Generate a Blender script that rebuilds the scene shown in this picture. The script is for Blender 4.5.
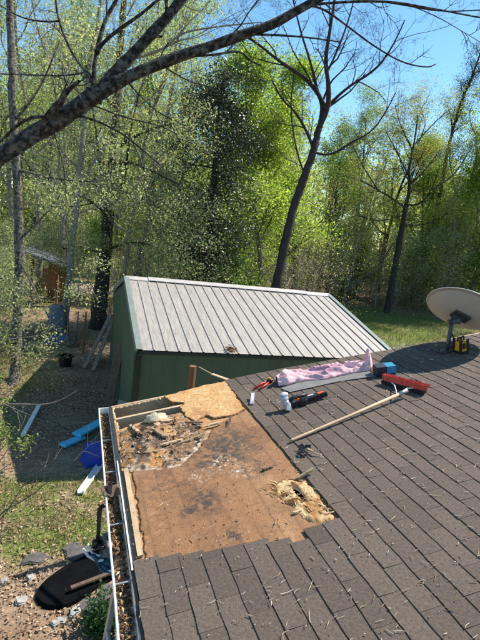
import bpy, bmesh, math, random
import numpy as np
from math import sin, cos, radians, pi, atan2, sqrt
from mathutils import Matrix, Vector
for o in list(bpy.data.objects): bpy.data.objects.remove(o)
scene = bpy.context.scene
COL = scene.collection
# ------------------------------------------------------------------ camera
PITCH, ROLL, YAW, FPX = radians(10.3), radians(7.2), radians(19.1), 482.0
CAM = np.array([0, 0, 4.46])
FW = np.array([sin(YAW)*cos(PITCH), cos(YAW)*cos(PITCH), -sin(PITCH)])
_rt = np.array([cos(YAW), -sin(YAW), 0.0]); _up = np.cross(_rt, FW)
RT = cos(ROLL)*_rt + sin(ROLL)*_up
UP = -sin(ROLL)*_rt + cos(ROLL)*_up
cd = bpy.data.cameras.new('camera'); cam = bpy.data.objects.new('camera', cd); COL.objects.link(cam)
cd.sensor_fit = 'VERTICAL'; cd.sensor_height = 24.0; cd.lens = 24.0*FPX/640.0
cd.clip_start = 0.05; cd.clip_end = 2000
cam.matrix_world = Matrix(((RT[0], UP[0], -FW[0], CAM[0]), (RT[1], UP[1], -FW[1], CAM[1]), (RT[2], UP[2], -FW[2], CAM[2]), (0, 0, 0, 1)))
scene.camera = cam
# ------------------------------------------------------------------ sky and sun
SUNV = np.array([0.80, 0.23, 1.0]); SUNV /= np.linalg.norm(SUNV)
SEL = math.asin(SUNV[2]); SAZ = atan2(SUNV[0], SUNV[1])
world = bpy.data.worlds.new('World'); scene.world = world; world.use_nodes = True
wn = world.node_tree.nodes; wl = world.node_tree.links
sky = wn.new('ShaderNodeTexSky'); sky.sky_type = 'NISHITA'; sky.sun_disc = False
sky.sun_elevation = SEL; sky.sun_rotation = SAZ; sky.air_density = 1.0; sky.dust_density = 0.2; sky.ozone_density = 3.0
wn['Background'].inputs['Strength'].default_value = 0.10
hs = wn.new('ShaderNodeHueSaturation'); hs.inputs['Hue'].default_value = .488; hs.inputs['Saturation'].default_value = 1.15; hs.inputs['Value'].default_value = 1.25
wl.new(sky.outputs['Color'], hs.inputs['Color']); wl.new(hs.outputs['Color'], wn['Background'].inputs['Color'])
sl = bpy.data.lights.new('sun', 'SUN'); sl.energy = 5.0; sl.angle = radians(0.53); sl.color = (1.0, 0.93, 0.82)
so = bpy.data.objects.new('sun', sl); COL.objects.link(so)
so.rotation_euler = Vector(SUNV).to_track_quat('Z', 'Y').to_euler(); so.location = (20, 4, 30)
scene.view_settings.view_transform = 'Standard'; scene.view_settings.look = 'None'
scene.view_settings.exposure = 0.72; scene.view_settings.gamma = 1.0; scene.view_settings.use_curve_mapping = False
scene.render.engine = 'CYCLES'
scene.render.resolution_x = 768; scene.render.resolution_y = 1024
# ------------------------------------------------------------------ pixels to directions
def ray(x, y): return FW + RT*(x-240)/FPX - UP*(y-320)/FPX
def at(x, y, d): return CAM + ray(x, y)*d                      # d = depth along the lens axis
def ground(x, y, z=0.0):
    r = ray(x, y); return CAM + r*((z-CAM[2])/r[2])
SL = radians(12.8); NR = np.array([-sin(SL), 0, cos(SL)])
def roofuv(x, y, w=0.0):                                         # point of the roof plane seen at a pixel
    r = ray(x, y); p = r*((-2.0+w)/(NR@r)); return np.array([p[0]/cos(SL) + w*sin(SL)/cos(SL), p[1]])
ZR0 = CAM[2] - 2.0/cos(SL)
def rp(u, v, w=0.0): return np.array([u*cos(SL)-w*sin(SL), v, ZR0+u*sin(SL)+w*cos(SL)])
MR = Matrix(((cos(SL), 0, -sin(SL), 0), (0, 1, 0, 0), (sin(SL), 0, cos(SL), ZR0), (0, 0, 0, 1)))
# ------------------------------------------------------------------ noise
def hash2(i, j, s):
    h = (i*374761393 + j*668265263 + s*974711) & 0x7fffffff
    h = ((h ^ (h >> 13))*1274126177) & 0x7fffffff
    return ((h ^ (h >> 16)) & 0xffff)/65535.0
def vn(x, y, s=0):
    x = np.asarray(x, float); y = np.asarray(y, float)
    i = np.floor(x).astype(np.int64); j = np.floor(y).astype(np.int64); a = x-i; b = y-j
    a = a*a*(3-2*a); b = b*b*(3-2*b)
    return (hash2(i, j, s)*(1-a)+hash2(i+1, j, s)*a)*(1-b)+(hash2(i, j+1, s)*(1-a)+hash2(i+1, j+1, s)*a)*b
def fbm(x, y, s=0, o=4):
    t = 0; amp = .5; n = 0
    for k in range(o):
        t = t+amp*vn(np.asarray(x)*2**k, np.asarray(y)*2**k, s+k*17); n += amp; amp *= .5
    return t/n
def sm(a, b, x): t = np.clip((x-a)/(b-a), 0, 1); return t*t*(3-2*t)
# ------------------------------------------------------------------ materials
MATS = {}
def mat(name, c=(.5, .5, .5), rough=.8, var=.25, scale=8., bump=0., bscale=None, metal=0., attr=None, stretch=None, trans=None, objrand=0., c2=None, spec=.4, coord='Object', detail=5., rvar=0., coat=0., sharp=None):
    m = bpy.data.materials.new(name); m.use_nodes = True; nt = m.node_tree; N = nt.nodes; L = nt.links
    b = N['Principled BSDF']; b.inputs['Roughness'].default_value = rough; b.inputs['Metallic'].default_value = metal
    b.inputs['Specular IOR Level'].default_value = spec
    if coat: b.inputs['Coat Weight'].default_value = coat
    tc = N.new('ShaderNodeTexCoord'); mp = N.new('ShaderNodeMapping'); L.new(tc.outputs[coord], mp.inputs['Vector'])
    if stretch: mp.inputs['Scale'].default_value = stretch
    nz = N.new('ShaderNodeTexNoise'); nz.inputs['Scale'].default_value = scale; nz.inputs['Detail'].default_value = detail; nz.inputs['Roughness'].default_value = .6
    L.new(mp.outputs['Vector'], nz.inputs['Vector'])
    mr = N.new('ShaderNodeMapRange'); mr.inputs['From Min'].default_value, mr.inputs['From Max'].default_value = sharp or (.25, .75)
    L.new(nz.outputs['Fac'], mr.inputs['Value'])
    if attr:
        at_ = N.new('ShaderNodeAttribute'); at_.attribute_name = attr; base = at_.outputs['Color']
        mx = N.new('ShaderNodeMix'); mx.data_type = 'RGBA'; mx.blend_type = 'MULTIPLY'; mx.inputs[0].default_value = 1.
        rmp = N.new('ShaderNodeMix'); rmp.data_type = 'RGBA'
        rmp.inputs[6].default_value = (1-var, 1-var, 1-var, 1); rmp.inputs[7].default_value = (1+var, 1+var, 1+var, 1)
        L.new(mr.outputs['Result'], rmp.inputs[0]); L.new(base, mx.inputs[6]); L.new(rmp.outputs[2], mx.inputs[7]); out = mx.outputs[2]
    else:
        mx = N.new('ShaderNodeMix'); mx.data_type = 'RGBA'
        ca = tuple(max(0, x*(1-var)) for x in c); cb = c2 or tuple(min(1, x*(1+var)) for x in c)
        mx.inputs[6].default_value = (*ca, 1); mx.inputs[7].default_value = (*cb, 1)
        L.new(mr.outputs['Result'], mx.inputs[0]); out = mx.outputs[2]
    if objrand:
        oi = N.new('ShaderNodeObjectInfo'); r2 = N.new('ShaderNodeMapRange')
        r2.inputs['To Min'].default_value = 1-objrand; r2.inputs['To Max'].default_value = 1+objrand
        L.new(oi.outputs['Random'], r2.inputs['Value']); m2 = N.new('ShaderNodeVectorMath'); m2.operation = 'SCALE'
        L.new(out, m2.inputs[0]); L.new(r2.outputs['Result'], m2.inputs['Scale']); out = m2.outputs[0]
    L.new(out, b.inputs['Base Color'])
    if rvar:
        r3 = N.new('ShaderNodeMapRange'); r3.inputs['To Min'].default_value = max(.02, rough-rvar); r3.inputs['To Max'].default_value = min(1, rough+rvar)
        L.new(nz.outputs['Fac'], r3.inputs['Value']); L.new(r3.outputs['Result'], b.inputs['Roughness'])
    if bump:
        n2 = N.new('ShaderNodeTexNoise'); n2.inputs['Scale'].default_value = bscale or scale*4; n2.inputs['Detail'].default_value = 4
        L.new(mp.outputs['Vector'], n2.inputs['Vector']); bp = N.new('ShaderNodeBump'); bp.inputs['Strength'].default_value = min(1, bump); bp.inputs['Distance'].default_value = .035 if name.startswith('bark') else .01
        L.new(n2.outputs['Fac'], bp.inputs['Height']); L.new(bp.outputs['Normal'], b.inputs['Normal'])
    if trans:
        tr = N.new('ShaderNodeBsdfTranslucent'); ms = N.new('ShaderNodeMixShader'); ms.inputs[0].default_value = trans
        m3 = N.new('ShaderNodeMix'); m3.data_type = 'RGBA'; m3.blend_type = 'MULTIPLY'; m3.inputs[0].default_value = 1; m3.inputs[7].default_value = (1.6, 1.65, 1.05, 1)
        L.new(out, m3.inputs[6]); L.new(m3.outputs[2], tr.inputs['Color'])
        L.new(b.outputs[0], ms.inputs[1]); L.new(tr.outputs[0], ms.inputs[2]); L.new(ms.outputs[0], N['Material Output'].inputs['Surface'])
    MATS[name] = m; return m
# ------------------------------------------------------------------ geometry helpers
class Geo:
    def __init__(s): s.v = []; s.f = []; s.c = []; s.n = 0
    def add(s, v, f, c=None):
        v = [tuple(map(float, q)) for q in v]; s.v += v; s.f += [tuple(i+s.n for i in q) for q in f]
        s.c += [c or (.5, .5, .5)]*len(v); s.n += len(v)
    def box(s, c, d, M=None, c_=None):
        x, y, z = [q/2 for q in d]; c = np.array(c, float)
        pts = [np.array(p) for p in ((-x, -y, -z), (x, -y, -z), (x, y, -z), (-x, y, -z), (-x, -y, z), (x, -y, z), (x, y, z), (-x, y, z))]
        if M is not None: pts = [M@p for p in pts]
        s.add([c+p for p in pts], [(0, 3, 2, 1), (4, 5, 6, 7), (0, 1, 5, 4), (1, 2, 6, 5), (2, 3, 7, 6), (3, 0, 4, 7)], c_)
    def bar(s, a, b, w, h, up=(0, 0, 1), c_=None, tw=1.0):
        a = np.array(a, float); b = np.array(b, float); d = b-a; d /= np.linalg.norm(d); up = np.array(up, float)
        r = np.cross(d, up); r /= np.linalg.norm(r); u = np.cross(r, d)
        v = []
        for q, t in ((a, 1), (b, tw)): v += [q-r*w/2*t-u*h/2*t, q+r*w/2*t-u*h/2*t, q+r*w/2*t+u*h/2*t, q-r*w/2*t+u*h/2*t]
        s.add(v, [(3, 2, 1, 0), (4, 5, 6, 7), (0, 1, 5, 4), (1, 2, 6, 5), (2, 3, 7, 6), (3, 0, 4, 7)], c_)
    def tube(s, pts, rad, n=6, cap=True, c_=None, rough=0.):
        pts = np.asarray(pts, float); m = len(pts); rad = np.broadcast_to(np.asarray(rad, float), (m,))
        t = np.gradient(pts, axis=0); t /= np.linalg.norm(t, axis=1)[:, None]+1e-9
        ref = np.array([0.31, .17, .93]) if abs(t[0][2]) < .8 else np.array([.93, .2, .1])
        a = np.cross(t, ref); a /= np.linalg.norm(a, axis=1)[:, None]+1e-9; b = np.cross(t, a)
        an = np.arange(n)*2*pi/n
        V = pts[:, None, :]+rad[:, None, None]*(a[:, None, :]*np.cos(an)[None, :, None]+b[:, None, :]*np.sin(an)[None, :, None])
        if rough:
            ii, kk = np.meshgrid(np.arange(m), np.arange(n), indexing='ij'); w_ = 1+rough*(vn(ii*.45+m, kk*.9+n, 5)-.5)*2; V = pts[:, None, :]+(V-pts[:, None, :])*w_[:, :, None]
        F = [(i*n+k, i*n+(k+1) % n, (i+1)*n+(k+1) % n, (i+1)*n+k) for i in range(m-1) for k in range(n)]
        if cap: F += [tuple(range(n))[::-1], tuple((m-1)*n+k for k in range(n))]
        s.add(V.reshape(-1, 3), F, c_)
    def lathe(s, prof, c=(0, 0, 0), n=20, M=None, c_=None):
        c = np.array(c, float); V = []
        for r, z in prof:
            for k in range(n):
                p = np.array([r*cos(2*pi*k/n), r*sin(2*pi*k/n), z]); V.append(c+(M@p if M is not None else p))
        m = len(prof); F = [(i*n+k, i*n+(k+1) % n, (i+1)*n+(k+1) % n, (i+1)*n+k) for i in range(m-1) for k in range(n)]
        F += [tuple(range(n))[::-1], tuple((m-1)*n+k for k in range(n))]
        s.add(V, F, c_)
    def prism(s, poly, z0, z1, c_=None):
        n = len(poly); V = [(x, y, z0) for x, y in poly]+[(x, y, z1) for x, y in poly]
        s.add(V, [tuple(range(n))[::-1], tuple(range(n, 2*n))]+[(i, (i+1) % n, n+(i+1) % n, n+i) for i in range(n)], c_)
    def mesh(s, name, smooth=False, col=False):
        m = bpy.data.meshes.new(name); m.from_pydata(s.v, [], s.f); m.update()
        if smooth: m.polygons.foreach_set('use_smooth', np.ones(len(m.polygons), bool))
        if col:
            a = m.color_attributes.new('Col', 'FLOAT_COLOR', 'POINT'); a.data.foreach_set('color', np.c_[np.array(s.c), np.ones(len(s.c))].astype(np.float32).ravel())
        return m
def link(name, me, m, parent=None, M=None, mod=None):
    o = bpy.data.objects.new(name, me); COL.objects.link(o)
    if me is not None and m is not None and not me.materials: me.materials.append(MATS[m])
    if M is not None: o.matrix_basis = M
    if parent is not None:
        o.parent = parent
        pm = Matrix.Translation(parent.location)@parent.rotation_euler.to_matrix().to_4x4() if parent.get('frame') is None else MR
        if not parent.get('local'): o.matrix_parent_inverse = pm.inverted()
    return o
def tag(o, label=None, cat=None, group=None, kind=None):
    if label: o['label'] = label
    if cat: o['category'] = cat
    if group: o['group'] = group
    if kind: o['kind'] = kind
    return o
def empty(name, loc=(0, 0, 0), local=False):
    o = bpy.data.objects.new(name, None); COL.objects.link(o); o.location = tuple(float(q) for q in loc); o.empty_display_size = .2
    if local: o['local'] = 1
    return o
def quads(name, V, F=None, cols=None, smooth=False):                # numpy quad mesh; V (n*4,3) loose quads or F (m,4)
    me = bpy.data.meshes.new(name); V = np.asarray(V, np.float32)
    if F is None: F = np.arange(len(V)).reshape(-1, 4)
    F = np.asarray(F, np.int32); nf = len(F); k = F.shape[1]
    me.vertices.add(len(V)); me.vertices.foreach_set('co', V.ravel())
    me.loops.add(nf*k); me.loops.foreach_set('vertex_index', F.ravel())
    me.polygons.add(nf); me.polygons.foreach_set('loop_start', np.arange(0, nf*k, k, dtype=np.int32))
    if smooth: me.polygons.foreach_set('use_smooth', np.ones(nf, bool))
    if cols is not None:
        a = me.color_attributes.new('Col', 'FLOAT_COLOR', 'POINT'); a.data.foreach_set('color', np.c_[cols, np.ones(len(cols))].astype(np.float32).ravel())
    me.update(calc_edges=True); me.validate(); return me
def leafmesh(name, P, size, rng, cols, up=.3, aspect=.55, fold=True):
    n = len(P); nr = rng.normal(size=(n, 3)); nr[:, 2] = np.abs(nr[:, 2])+up; nr /= np.linalg.norm(nr, axis=1)[:, None]
    a = np.cross(nr, rng.normal(size=(n, 3))); a /= np.linalg.norm(a, axis=1)[:, None]; b = np.cross(nr, a)
    sz = size*rng.uniform(.6, 1.4, n)[:, None]; w = sz*aspect
    bend = nr*sz*rng.uniform(-.15, .25, n)[:, None]
    V = np.stack([P-a*sz*.5, P+b*w*.5+bend, P+a*sz*.5, P-b*w*.5+bend], 1).reshape(-1, 3)
    return quads(name, V, None, np.repeat(cols, 4, 0))
def pick(rng, n, pal, w=None, var=.25):
    pal = np.array(pal); i = rng.choice(len(pal), n, p=w); return np.clip(pal[i]*rng.uniform(1-var, 1+var, (n, 1)), 0, 1)
def norm(v): v = np.asarray(v, float); return v/(np.linalg.norm(v)+1e-12)
# ------------------------------------------------------------------ material list
mat('shingle', (.124, .095, .075), .85, .40, 55, .7, 260, objrand=.14, detail=6, spec=.3)
mat('shingle_under', (.05, .045, .043), .95, .2, 20)
mat('attr_rough', attr='Col', rough=.9, var=.22, scale=30, bump=.6, bscale=120, spec=.2)
mat('felt', attr='Col', rough=.78, var=.24, scale=38, bump=.5, bscale=80, spec=.3, detail=9)
mat('rot', attr='Col', rough=.95, var=.35, scale=45, bump=1., bscale=150, spec=.15)
mat('lumber', (.30, .20, .12), .8, .3, 6, .3, 40, stretch=(.25, 4, 4))
mat('lumber_pale', (.50, .36, .22), .8, .22, 6, .25, 40)
mat('old_wood', (.13, .085, .06), .9, .4, 7, .5, 50)
mat('white_metal', (.74, .74, .72), .45, .12, 14, .05, rvar=.1)
mat('dull_metal', (.42, .42, .42), .4, .25, 20, .1, metal=.6)
mat('dark_metal', (.07, .07, .075), .45, .3, 20, metal=.4)
mat('siding', (.55, .53, .47), .7, .1, 6)
mat('soffit', (.12, .09, .07), .9, .3, 9)
mat('roof_metal', (.30, .265, .235), .55, .25, 5., .1, 8, stretch=(12, .5, 1), c2=(.47, .425, .38), rvar=.12, metal=.1, objrand=.03)
mat('ridge_metal', (.46, .42, .39), .45, .15, 6, rvar=.1)
mat('green_wall', (.062, .105, .062), .5, .22, 4, .1, 10, stretch=(1, 1, .4))
mat('green_trim', (.19, .225, .195), .5, .15, 8)
mat('green_dark', (.012, .03, .024), .45, .2, 8)
mat('bark_dark', (.042, .034, .029), .95, .6, 14, 1., 40, stretch=(1, 1, .4))
mat('bark_grey', (.13, .115, .095), .95, .5, 10, 1., 40, stretch=(1, 1, .4))
mat('bark_pale', (.24, .21, .175), .95, .4, 12, .8, 50, stretch=(1, 1, .5))
mat('bark_mottled', (.06, .05, .04), .95, .4, 16, 1., 45, c2=(.23, .21, .17), sharp=(.4, .62), detail=8)
mat('bark_lichen', (.020, .015, .012), .95, .3, 17, 1., 45, c2=(.15, .14, .115), sharp=(.44, .66), detail=9)
mat('leaf', attr='Col', rough=.6, var=.1, scale=3, trans=.52, spec=.3)
mat('leaf_gloss', attr='Col', rough=.42, var=.15, scale=3, trans=.12, spec=.6)
mat('litter', attr='Col', rough=.85, var=.2, scale=10, spec=.2)
mat('grass', attr='Col', rough=.6, var=.15, scale=6, trans=.35, spec=.3)
mat('ground', attr='Col', rough=.97, var=.42, scale=16, bump=1., bscale=55, spec=.1, detail=8)
mat('broom_wood', (.52, .36, .22), .6, .2, 8, .1, 30)
mat('red_bristle', (.66, .09, .05), .6, .35, 60, objrand=.0)
mat('black_plastic', (.016, .016, .018), .4, .3, 10)
mat('grey_plastic', (.42, .42, .44), .4, .2, 12)
mat('orange_plastic', (.75, .13, .02), .4, .1, 12)
mat('red_plastic', (.5, .03, .025), .4, .2, 12)
mat('yellow_plastic', (.72, .36, .02), .45, .15, 12)
mat('pink_cloth', attr='Col', rough=.9, var=.1, scale=20, bump=.3, bscale=90, spec=.1)
mat('felt_strip', (.18, .175, .17), .9, .2, 10, .3)
mat('blue_card', (.03, .24, .42), .5, .2, 14)
mat('dark_card', (.03, .03, .045), .5, .2, 14)
mat('clear_plastic', (.55, .55, .56), .2, .15, 10)
mat('dish', (.46, .43, .385), .5, .06, 4, .03, 20, rvar=.06)
mat('blue_foam', (.10, .52, .74), .7, .12, 6)
mat('blue_bin', (.01, .055, .38), .35, .2, 8)
mat('blue_barrel', (.14, .18, .22), .4, .2, 6, rvar=.1)
mat('white_pvc', (.72, .73, .74), .4, .08, 9)
mat('stone_dark', (.10, .09, .088), .9, .35, 8, .7, 30)
mat('stone_pale', (.36, .345, .32), .85, .25, 8, .6, 30)
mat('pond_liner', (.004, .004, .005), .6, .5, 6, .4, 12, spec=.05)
mat('grey_tarp', (.16, .15, .145), .75, .25, 9, .3, 25)
mat('blue_tarp', (.05, .12, .20), .6, .3, 9, .3, 25)
mat('brown_board', (.20, .10, .045), .85, .35, 5, .4, 30, stretch=(3, 3, .4))
mat('tin_roof', (.10, .105, .12), .5, .3, 5)
mat('pale_car', (.6, .62, .66), .35, .05, 3)
# ================================================================== THE SETTING
def smooth(P, k=3):
    for _ in range(k):
        Q = [P[0]]
        for a, b in zip(P[:-1], P[1:]): Q += [a*.75+b*.25, a*.25+b*.75]
        P = np.array(Q+[P[-1]])
    return P
rng = np.random.default_rng(7)
def axis(dense, coarse):
    a = np.unique(np.round(np.concatenate([np.arange(*d) for d in dense]+[np.array(coarse, float)]), 4)); return a
gx = axis([(-3.2, 1.6, .05), (-14, -3.2, .6), (2, 45, .9)], [-500, -250, -120, -70, -45, -30, -20, 55, 70, 90, 130, 260, 500])
gy = axis([(4.2, 18, .06), (18, 60, .7), (-8, 4.2, .8)], [-500, -200, -80, -40, -20, -12, 70, 85, 110, 150, 260, 500, 900])
X, Y = np.meshgrid(gx, gy); X0, Y0 = X.ravel(), Y.ravel()
def ground_z(x, y):
    x = np.asarray(x, float); y = np.asarray(y, float); d = np.hypot(x, y)
    return .05*(fbm(x*.9, y*.9, 3)-.5)*sm(3, 6, y+x*0)+.10*(fbm(x*.25, y*.25, 5)-.5)+sm(24, 70, d)*2.2*fbm(x*.02+9, y*.02, 8)
def grass_w(x, y):
    near = sm(.36, .56, fbm(x*1.1+3, y*1.1, 21))*sm(5.5, 6.2, y)*(1-sm(7.6, 8.3, y))
    near = np.maximum(near, .95*np.exp(-(((x+.25)/.8)**2+((y-6.65)/.75)**2)**2)*sm(.25, .5, fbm(x*2.2, y*2.2, 23)))
    left = sm(.45, .6, fbm(x*.5, y*.5, 25))*sm(-.5, -1.3, x)*.7
    lawn = sm(9, 11, x)*sm(10, 14, y)*(1-sm(34.5, 37.5, np.hypot(x, y)))*(.55+.45*sm(.25, .5, fbm(x*.3, y*.3, 29)))
    back = sm(30, 34, y)*(1-sm(44, 50, y))*(1-sm(9, 12, x))
    return np.clip(np.maximum.reduce([near, left, lawn, back]), 0, 1)
gw = grass_w(X0, Y0)[:, None]
n1 = fbm(X0*3, Y0*3, 41)[:, None]; n2 = fbm(X0*9, Y0*9, 47)[:, None]
dirt = np.array([.20, .13, .085])*(1-n1)+np.array([.31, .225, .155])*n1
dirt = dirt*(.75+.5*n2)
road = (sm(27, 29, Y0)*(1-sm(32, 34, Y0)))[:, None]*(X0 < 9)[:, None]
dirt = dirt*(1-road)+np.array([.40, .30, .24])*road
path = (np.exp(-((Y0-(18.5+.12*(X0-12)))/.5)**2)*(X0 > 9))[:, None]
gr = np.array([.095, .135, .035])*(.6+.8*n2)+np.array([.10, .075, .03])*n1; gw = gw*(.45+.55*sm(.35, .6, n1))
gc = dirt*(1-gw)+gr*gw; gc = gc*(1-path*.8)+np.array([.26, .25, .24])*path*.8
far = sm(36, 60, np.hypot(X0, Y0))[:, None]; gc = gc*(1-far)+np.array([.06, .06, .03])*far
ny, nx = X.shape; I = np.arange(ny*nx).reshape(ny, nx)
gf = np.stack([I[:-1, :-1], I[:-1, 1:], I[1:, 1:], I[1:, :-1]], -1).reshape(-1, 4)
g_o = link('ground', quads('ground', np.c_[X0, Y0, ground_z(X0, Y0)], gf, gc, True), 'ground'); tag(g_o, kind='structure')

def sdf_poly(u, v, poly):
    P = np.asarray(poly, float); d = np.full(u.shape, 1e9); ins = np.zeros(u.shape, bool)
    for a, b in zip(P, np.roll(P, -1, 0)):
        e = b-a; wu = u-a[0]; wv = v-a[1]; t = np.clip((wu*e[0]+wv*e[1])/(e@e+1e-12), 0, 1)
        d = np.minimum(d, np.hypot(wu-e[0]*t, wv-e[1]*t))
        c = ((a[1] <= v) != (b[1] <= v)) & (u < (b[0]-a[0])*(v-a[1])/(b[1]-a[1]+1e-12)+a[0]); ins ^= c
    return np.where(ins, d, -d)
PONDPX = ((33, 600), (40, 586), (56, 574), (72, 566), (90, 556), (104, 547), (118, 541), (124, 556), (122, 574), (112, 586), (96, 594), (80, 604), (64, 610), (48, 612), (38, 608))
# leaf litter and grass
def scatter_litter():
    P = np.c_[rng.uniform(-3.2, 1.5, 60000), rng.uniform(4.3, 19, 60000)]
    dens = sm(.30, .62, fbm(P[:, 0]*1.6, P[:, 1]*1.6, 61))*(1-.6*grass_w(P[:, 0], P[:, 1]))
    dens = np.maximum(dens, .75*sm(6.6, 5.8, P[:, 1])); P = P[rng.uniform(size=len(P)) < dens*.9+.1]
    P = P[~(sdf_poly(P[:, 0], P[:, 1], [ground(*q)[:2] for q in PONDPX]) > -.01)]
    P3 = np.c_[P, ground_z(P[:, 0], P[:, 1])+rng.uniform(.008, .03, len(P))]
    cols = pick(rng, len(P), [(.34, .22, .13), (.23, .135, .08), (.44, .32, .21), (.15, .09, .055), (.52, .43, .32)], [.3, .22, .24, .12, .12], .25)
    return leafmesh('leaf_litter', P3, .042, rng, cols, up=1.6, aspect=.5)
tag(link('leaf_litter', scatter_litter(), 'litter'), 'tan and brown dead leaves strewn over the yard', 'leaf litter', kind='stuff')
def blades(x0, x1, y0, y1, n, h, thr, seed):
    r = np.random.default_rng(seed); P = np.c_[r.uniform(x0, x1, n), r.uniform(y0, y1, n)]
    P = P[r.uniform(size=n) < grass_w(P[:, 0], P[:, 1])*1.1-thr]; n = len(P)
    B = np.c_[P, ground_z(P[:, 0], P[:, 1])]; a = r.uniform(0, 2*pi, n); hh = h*r.uniform(.5, 1.4, n); w = h*.09
    sd = np.c_[np.cos(a)*w, np.sin(a)*w, 0*a]; ln = np.c_[r.normal(size=n)*.45*hh, r.normal(size=n)*.45*hh, hh]
    V = np.stack([B-sd, B+sd, B+sd*.4+ln, B-sd*.4+ln], 1).reshape(-1, 3)
    c = pick(r, n, [(.075, .13, .025), (.12, .17, .035), (.17, .18, .06), (.32, .26, .14)], [.36, .32, .18, .14])
    return V, np.repeat(c, 4, 0)
Va, Ca = blades(-3, 1.4, 4.5, 16, 70000, .055, .3, 1); Vb, Cb = blades(9, 32, 12, 34, 60000, .12, .05, 2)
tag(link('grass', quads('grass', np.r_[Va, Vb], None, np.r_[Ca, Cb]), 'grass'), 'short spring grass growing in patches over the yard', 'grass', kind='stuff')

# ================================================================== THE HOUSE
house = empty('house', (3.0, 2.0, 0.0))
tag(house, 'house with brown shingle roof, its stripped corner showing bare rotten decking', 'house')
U0, PITCHU, NC = .414, .1275, 46
VR = 5.0
def rake_v(u): return np.interp(u, [.4, 1.1, 1.7, 2.4, 3.8, 5.2, 7], [4.97, 4.99, 5.04, 5.04, 4.95, 4.88, 4.86])
URIDGE = U0+PITCHU*NC
NEARPX = [(134, 561), (157, 558), (180, 556), (205, 552), (225, 548), (250, 543), (270, 541), (275, 546), (293, 543), (300, 538), (305, 530), (318, 525), (334, 518)]
NEARUV = np.array([roofuv(*q) for q in NEARPX])
NTORN = 10
def frame_link(name, me, m, parent):
    o = link(name, me, m); o.parent = parent
    if parent is house: o.matrix_parent_inverse = Matrix.Translation(parent.location).inverted(); o.matrix_basis = MR
    return o
# roof base slab: plain sheathing below the shingles everywhere but in the stripped corner
g = Geo(); uT = U0+PITCHU*NTORN+.03
g.prism([(uT, -9), (URIDGE, -9), (URIDGE, 4.84), (uT, 4.84)], -.03, -.0135)
g.prism([(U0+.012, -9), (uT-.001, -9), (uT-.001, 2.15), (U0+.012, 2.15)], -.03, -.0135)
roof = frame_link('roof', g.mesh('roof'), 'shingle_under', house)
# shingles
tabs = []
def tab_mesh(w, seed):
    r = np.random.default_rng(seed); j = lambda s: r.normal()*s
    g = Geo(); h = w/2-.0006; L = PITCHU+.022; t = .004+abs(j(.0006))
    a, b, c, d = (j(.002), -h+abs(j(.0012))), (j(.002), h-abs(j(.0012))), (L, h), (L, -h)
    m1, m2 = (j(.0022), -h*.33), (j(.0022), h*.33)
    lift = abs(j(.0009))
    P = [a, m1, m2, b, c, d]; W = [.001+lift+abs(j(.0005)), .001+lift*.6, .001+lift, .001+abs(j(.0006)), -.0046, -.0046]
    V = [(x, y, z) for (x, y), z in zip(P, W)]+[(x, y, z-t) for (x, y), z in zip(P, W)]
    g.add(V, [(0, 5, 4, 3, 2, 1), (0, 1, 7, 6), (1, 2, 8, 7), (2, 3, 9, 8), (3, 4, 10, 9), (5, 0, 6, 11)])
    return g.mesh('shingle')
TW = .305
for k in range(NC):
    u = U0+PITCHU*k; uc = u+.06
    vmax = rake_v(u)+rng.normal()*.004
    off = (k*.1525+.07) % TW + rng.normal()*.006
    vend = vmax
    if k < NTORN: vend = float(np.interp(u+.02, NEARUV[:, 0], NEARUV[:, 1]))+rng.normal()*.008
    e = vend
    first = (vend-off) % TW
    edges = [vend]; q = vend-first
    if first < .06: q -= TW
    while q > -9: edges.append(q); q -= TW
    for b, a in zip(edges[:-1], edges[1:]): tabs.append((u, (a+b)/2, b-a))
def inframe(u, v):
    d = rp(u, v)-CAM; z = d@FW
    if z < .3: return None
    x, y = 240+FPX*(d@RT)/z, 320-FPX*(d@UP)/z
    return z if -6 < x < 486 and 0 < y < 648 else None
vis = sorted([(inframe(t[0]+.06, t[1]), i) for i, t in enumerate(tabs) if inframe(t[0]+.06, t[1]) is not None])
single = set(i for _, i in vis[:300])
TM = [tab_mesh(TW, 100+i) for i in range(10)]
for m_ in TM: m_.materials.append(MATS['shingle'])
gs = Geo()
for i, (u, v, w) in enumerate(tabs):
    if i in single:
        me = TM[int(rng.integers(10))]
        o = bpy.data.objects.new('shingle', me); COL.objects.link(o); o.parent = roof
        o.location = (u, v, rng.normal()*.0006); o.scale = (1, w/TW, 1)
    else:
        me = TM[int(rng.integers(10))]
        gs.add([(u+q.co.x, v+q.co.y*w/TW, q.co.z) for q in me.vertices], [tuple(p.vertices) for p in me.polygons])
o = link('shingle_field', gs.mesh('shingle_field'), 'shingle'); o.parent = roof; o['kind'] = 'stuff'
g = Geo(); s2 = 2*SL
for v in np.arange(-9, 4.8, .2): g.add([(URIDGE-.13, v, .006), (URIDGE+.01, v, .016), (URIDGE+.01, v+.21, .012), (URIDGE-.13, v+.21, .002)], [(0, 1, 2, 3)])
g.add([(URIDGE, -9, .012), (URIDGE+6*cos(s2), -9, .012-6*sin(s2)), (URIDGE+6*cos(s2), 4.86, .012-6*sin(s2)), (URIDGE, 4.86, .012)], [(0, 1, 2, 3)])
o = link('rear_slope', g.mesh('rear_slope'), 'shingle'); o.parent = roof
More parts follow.
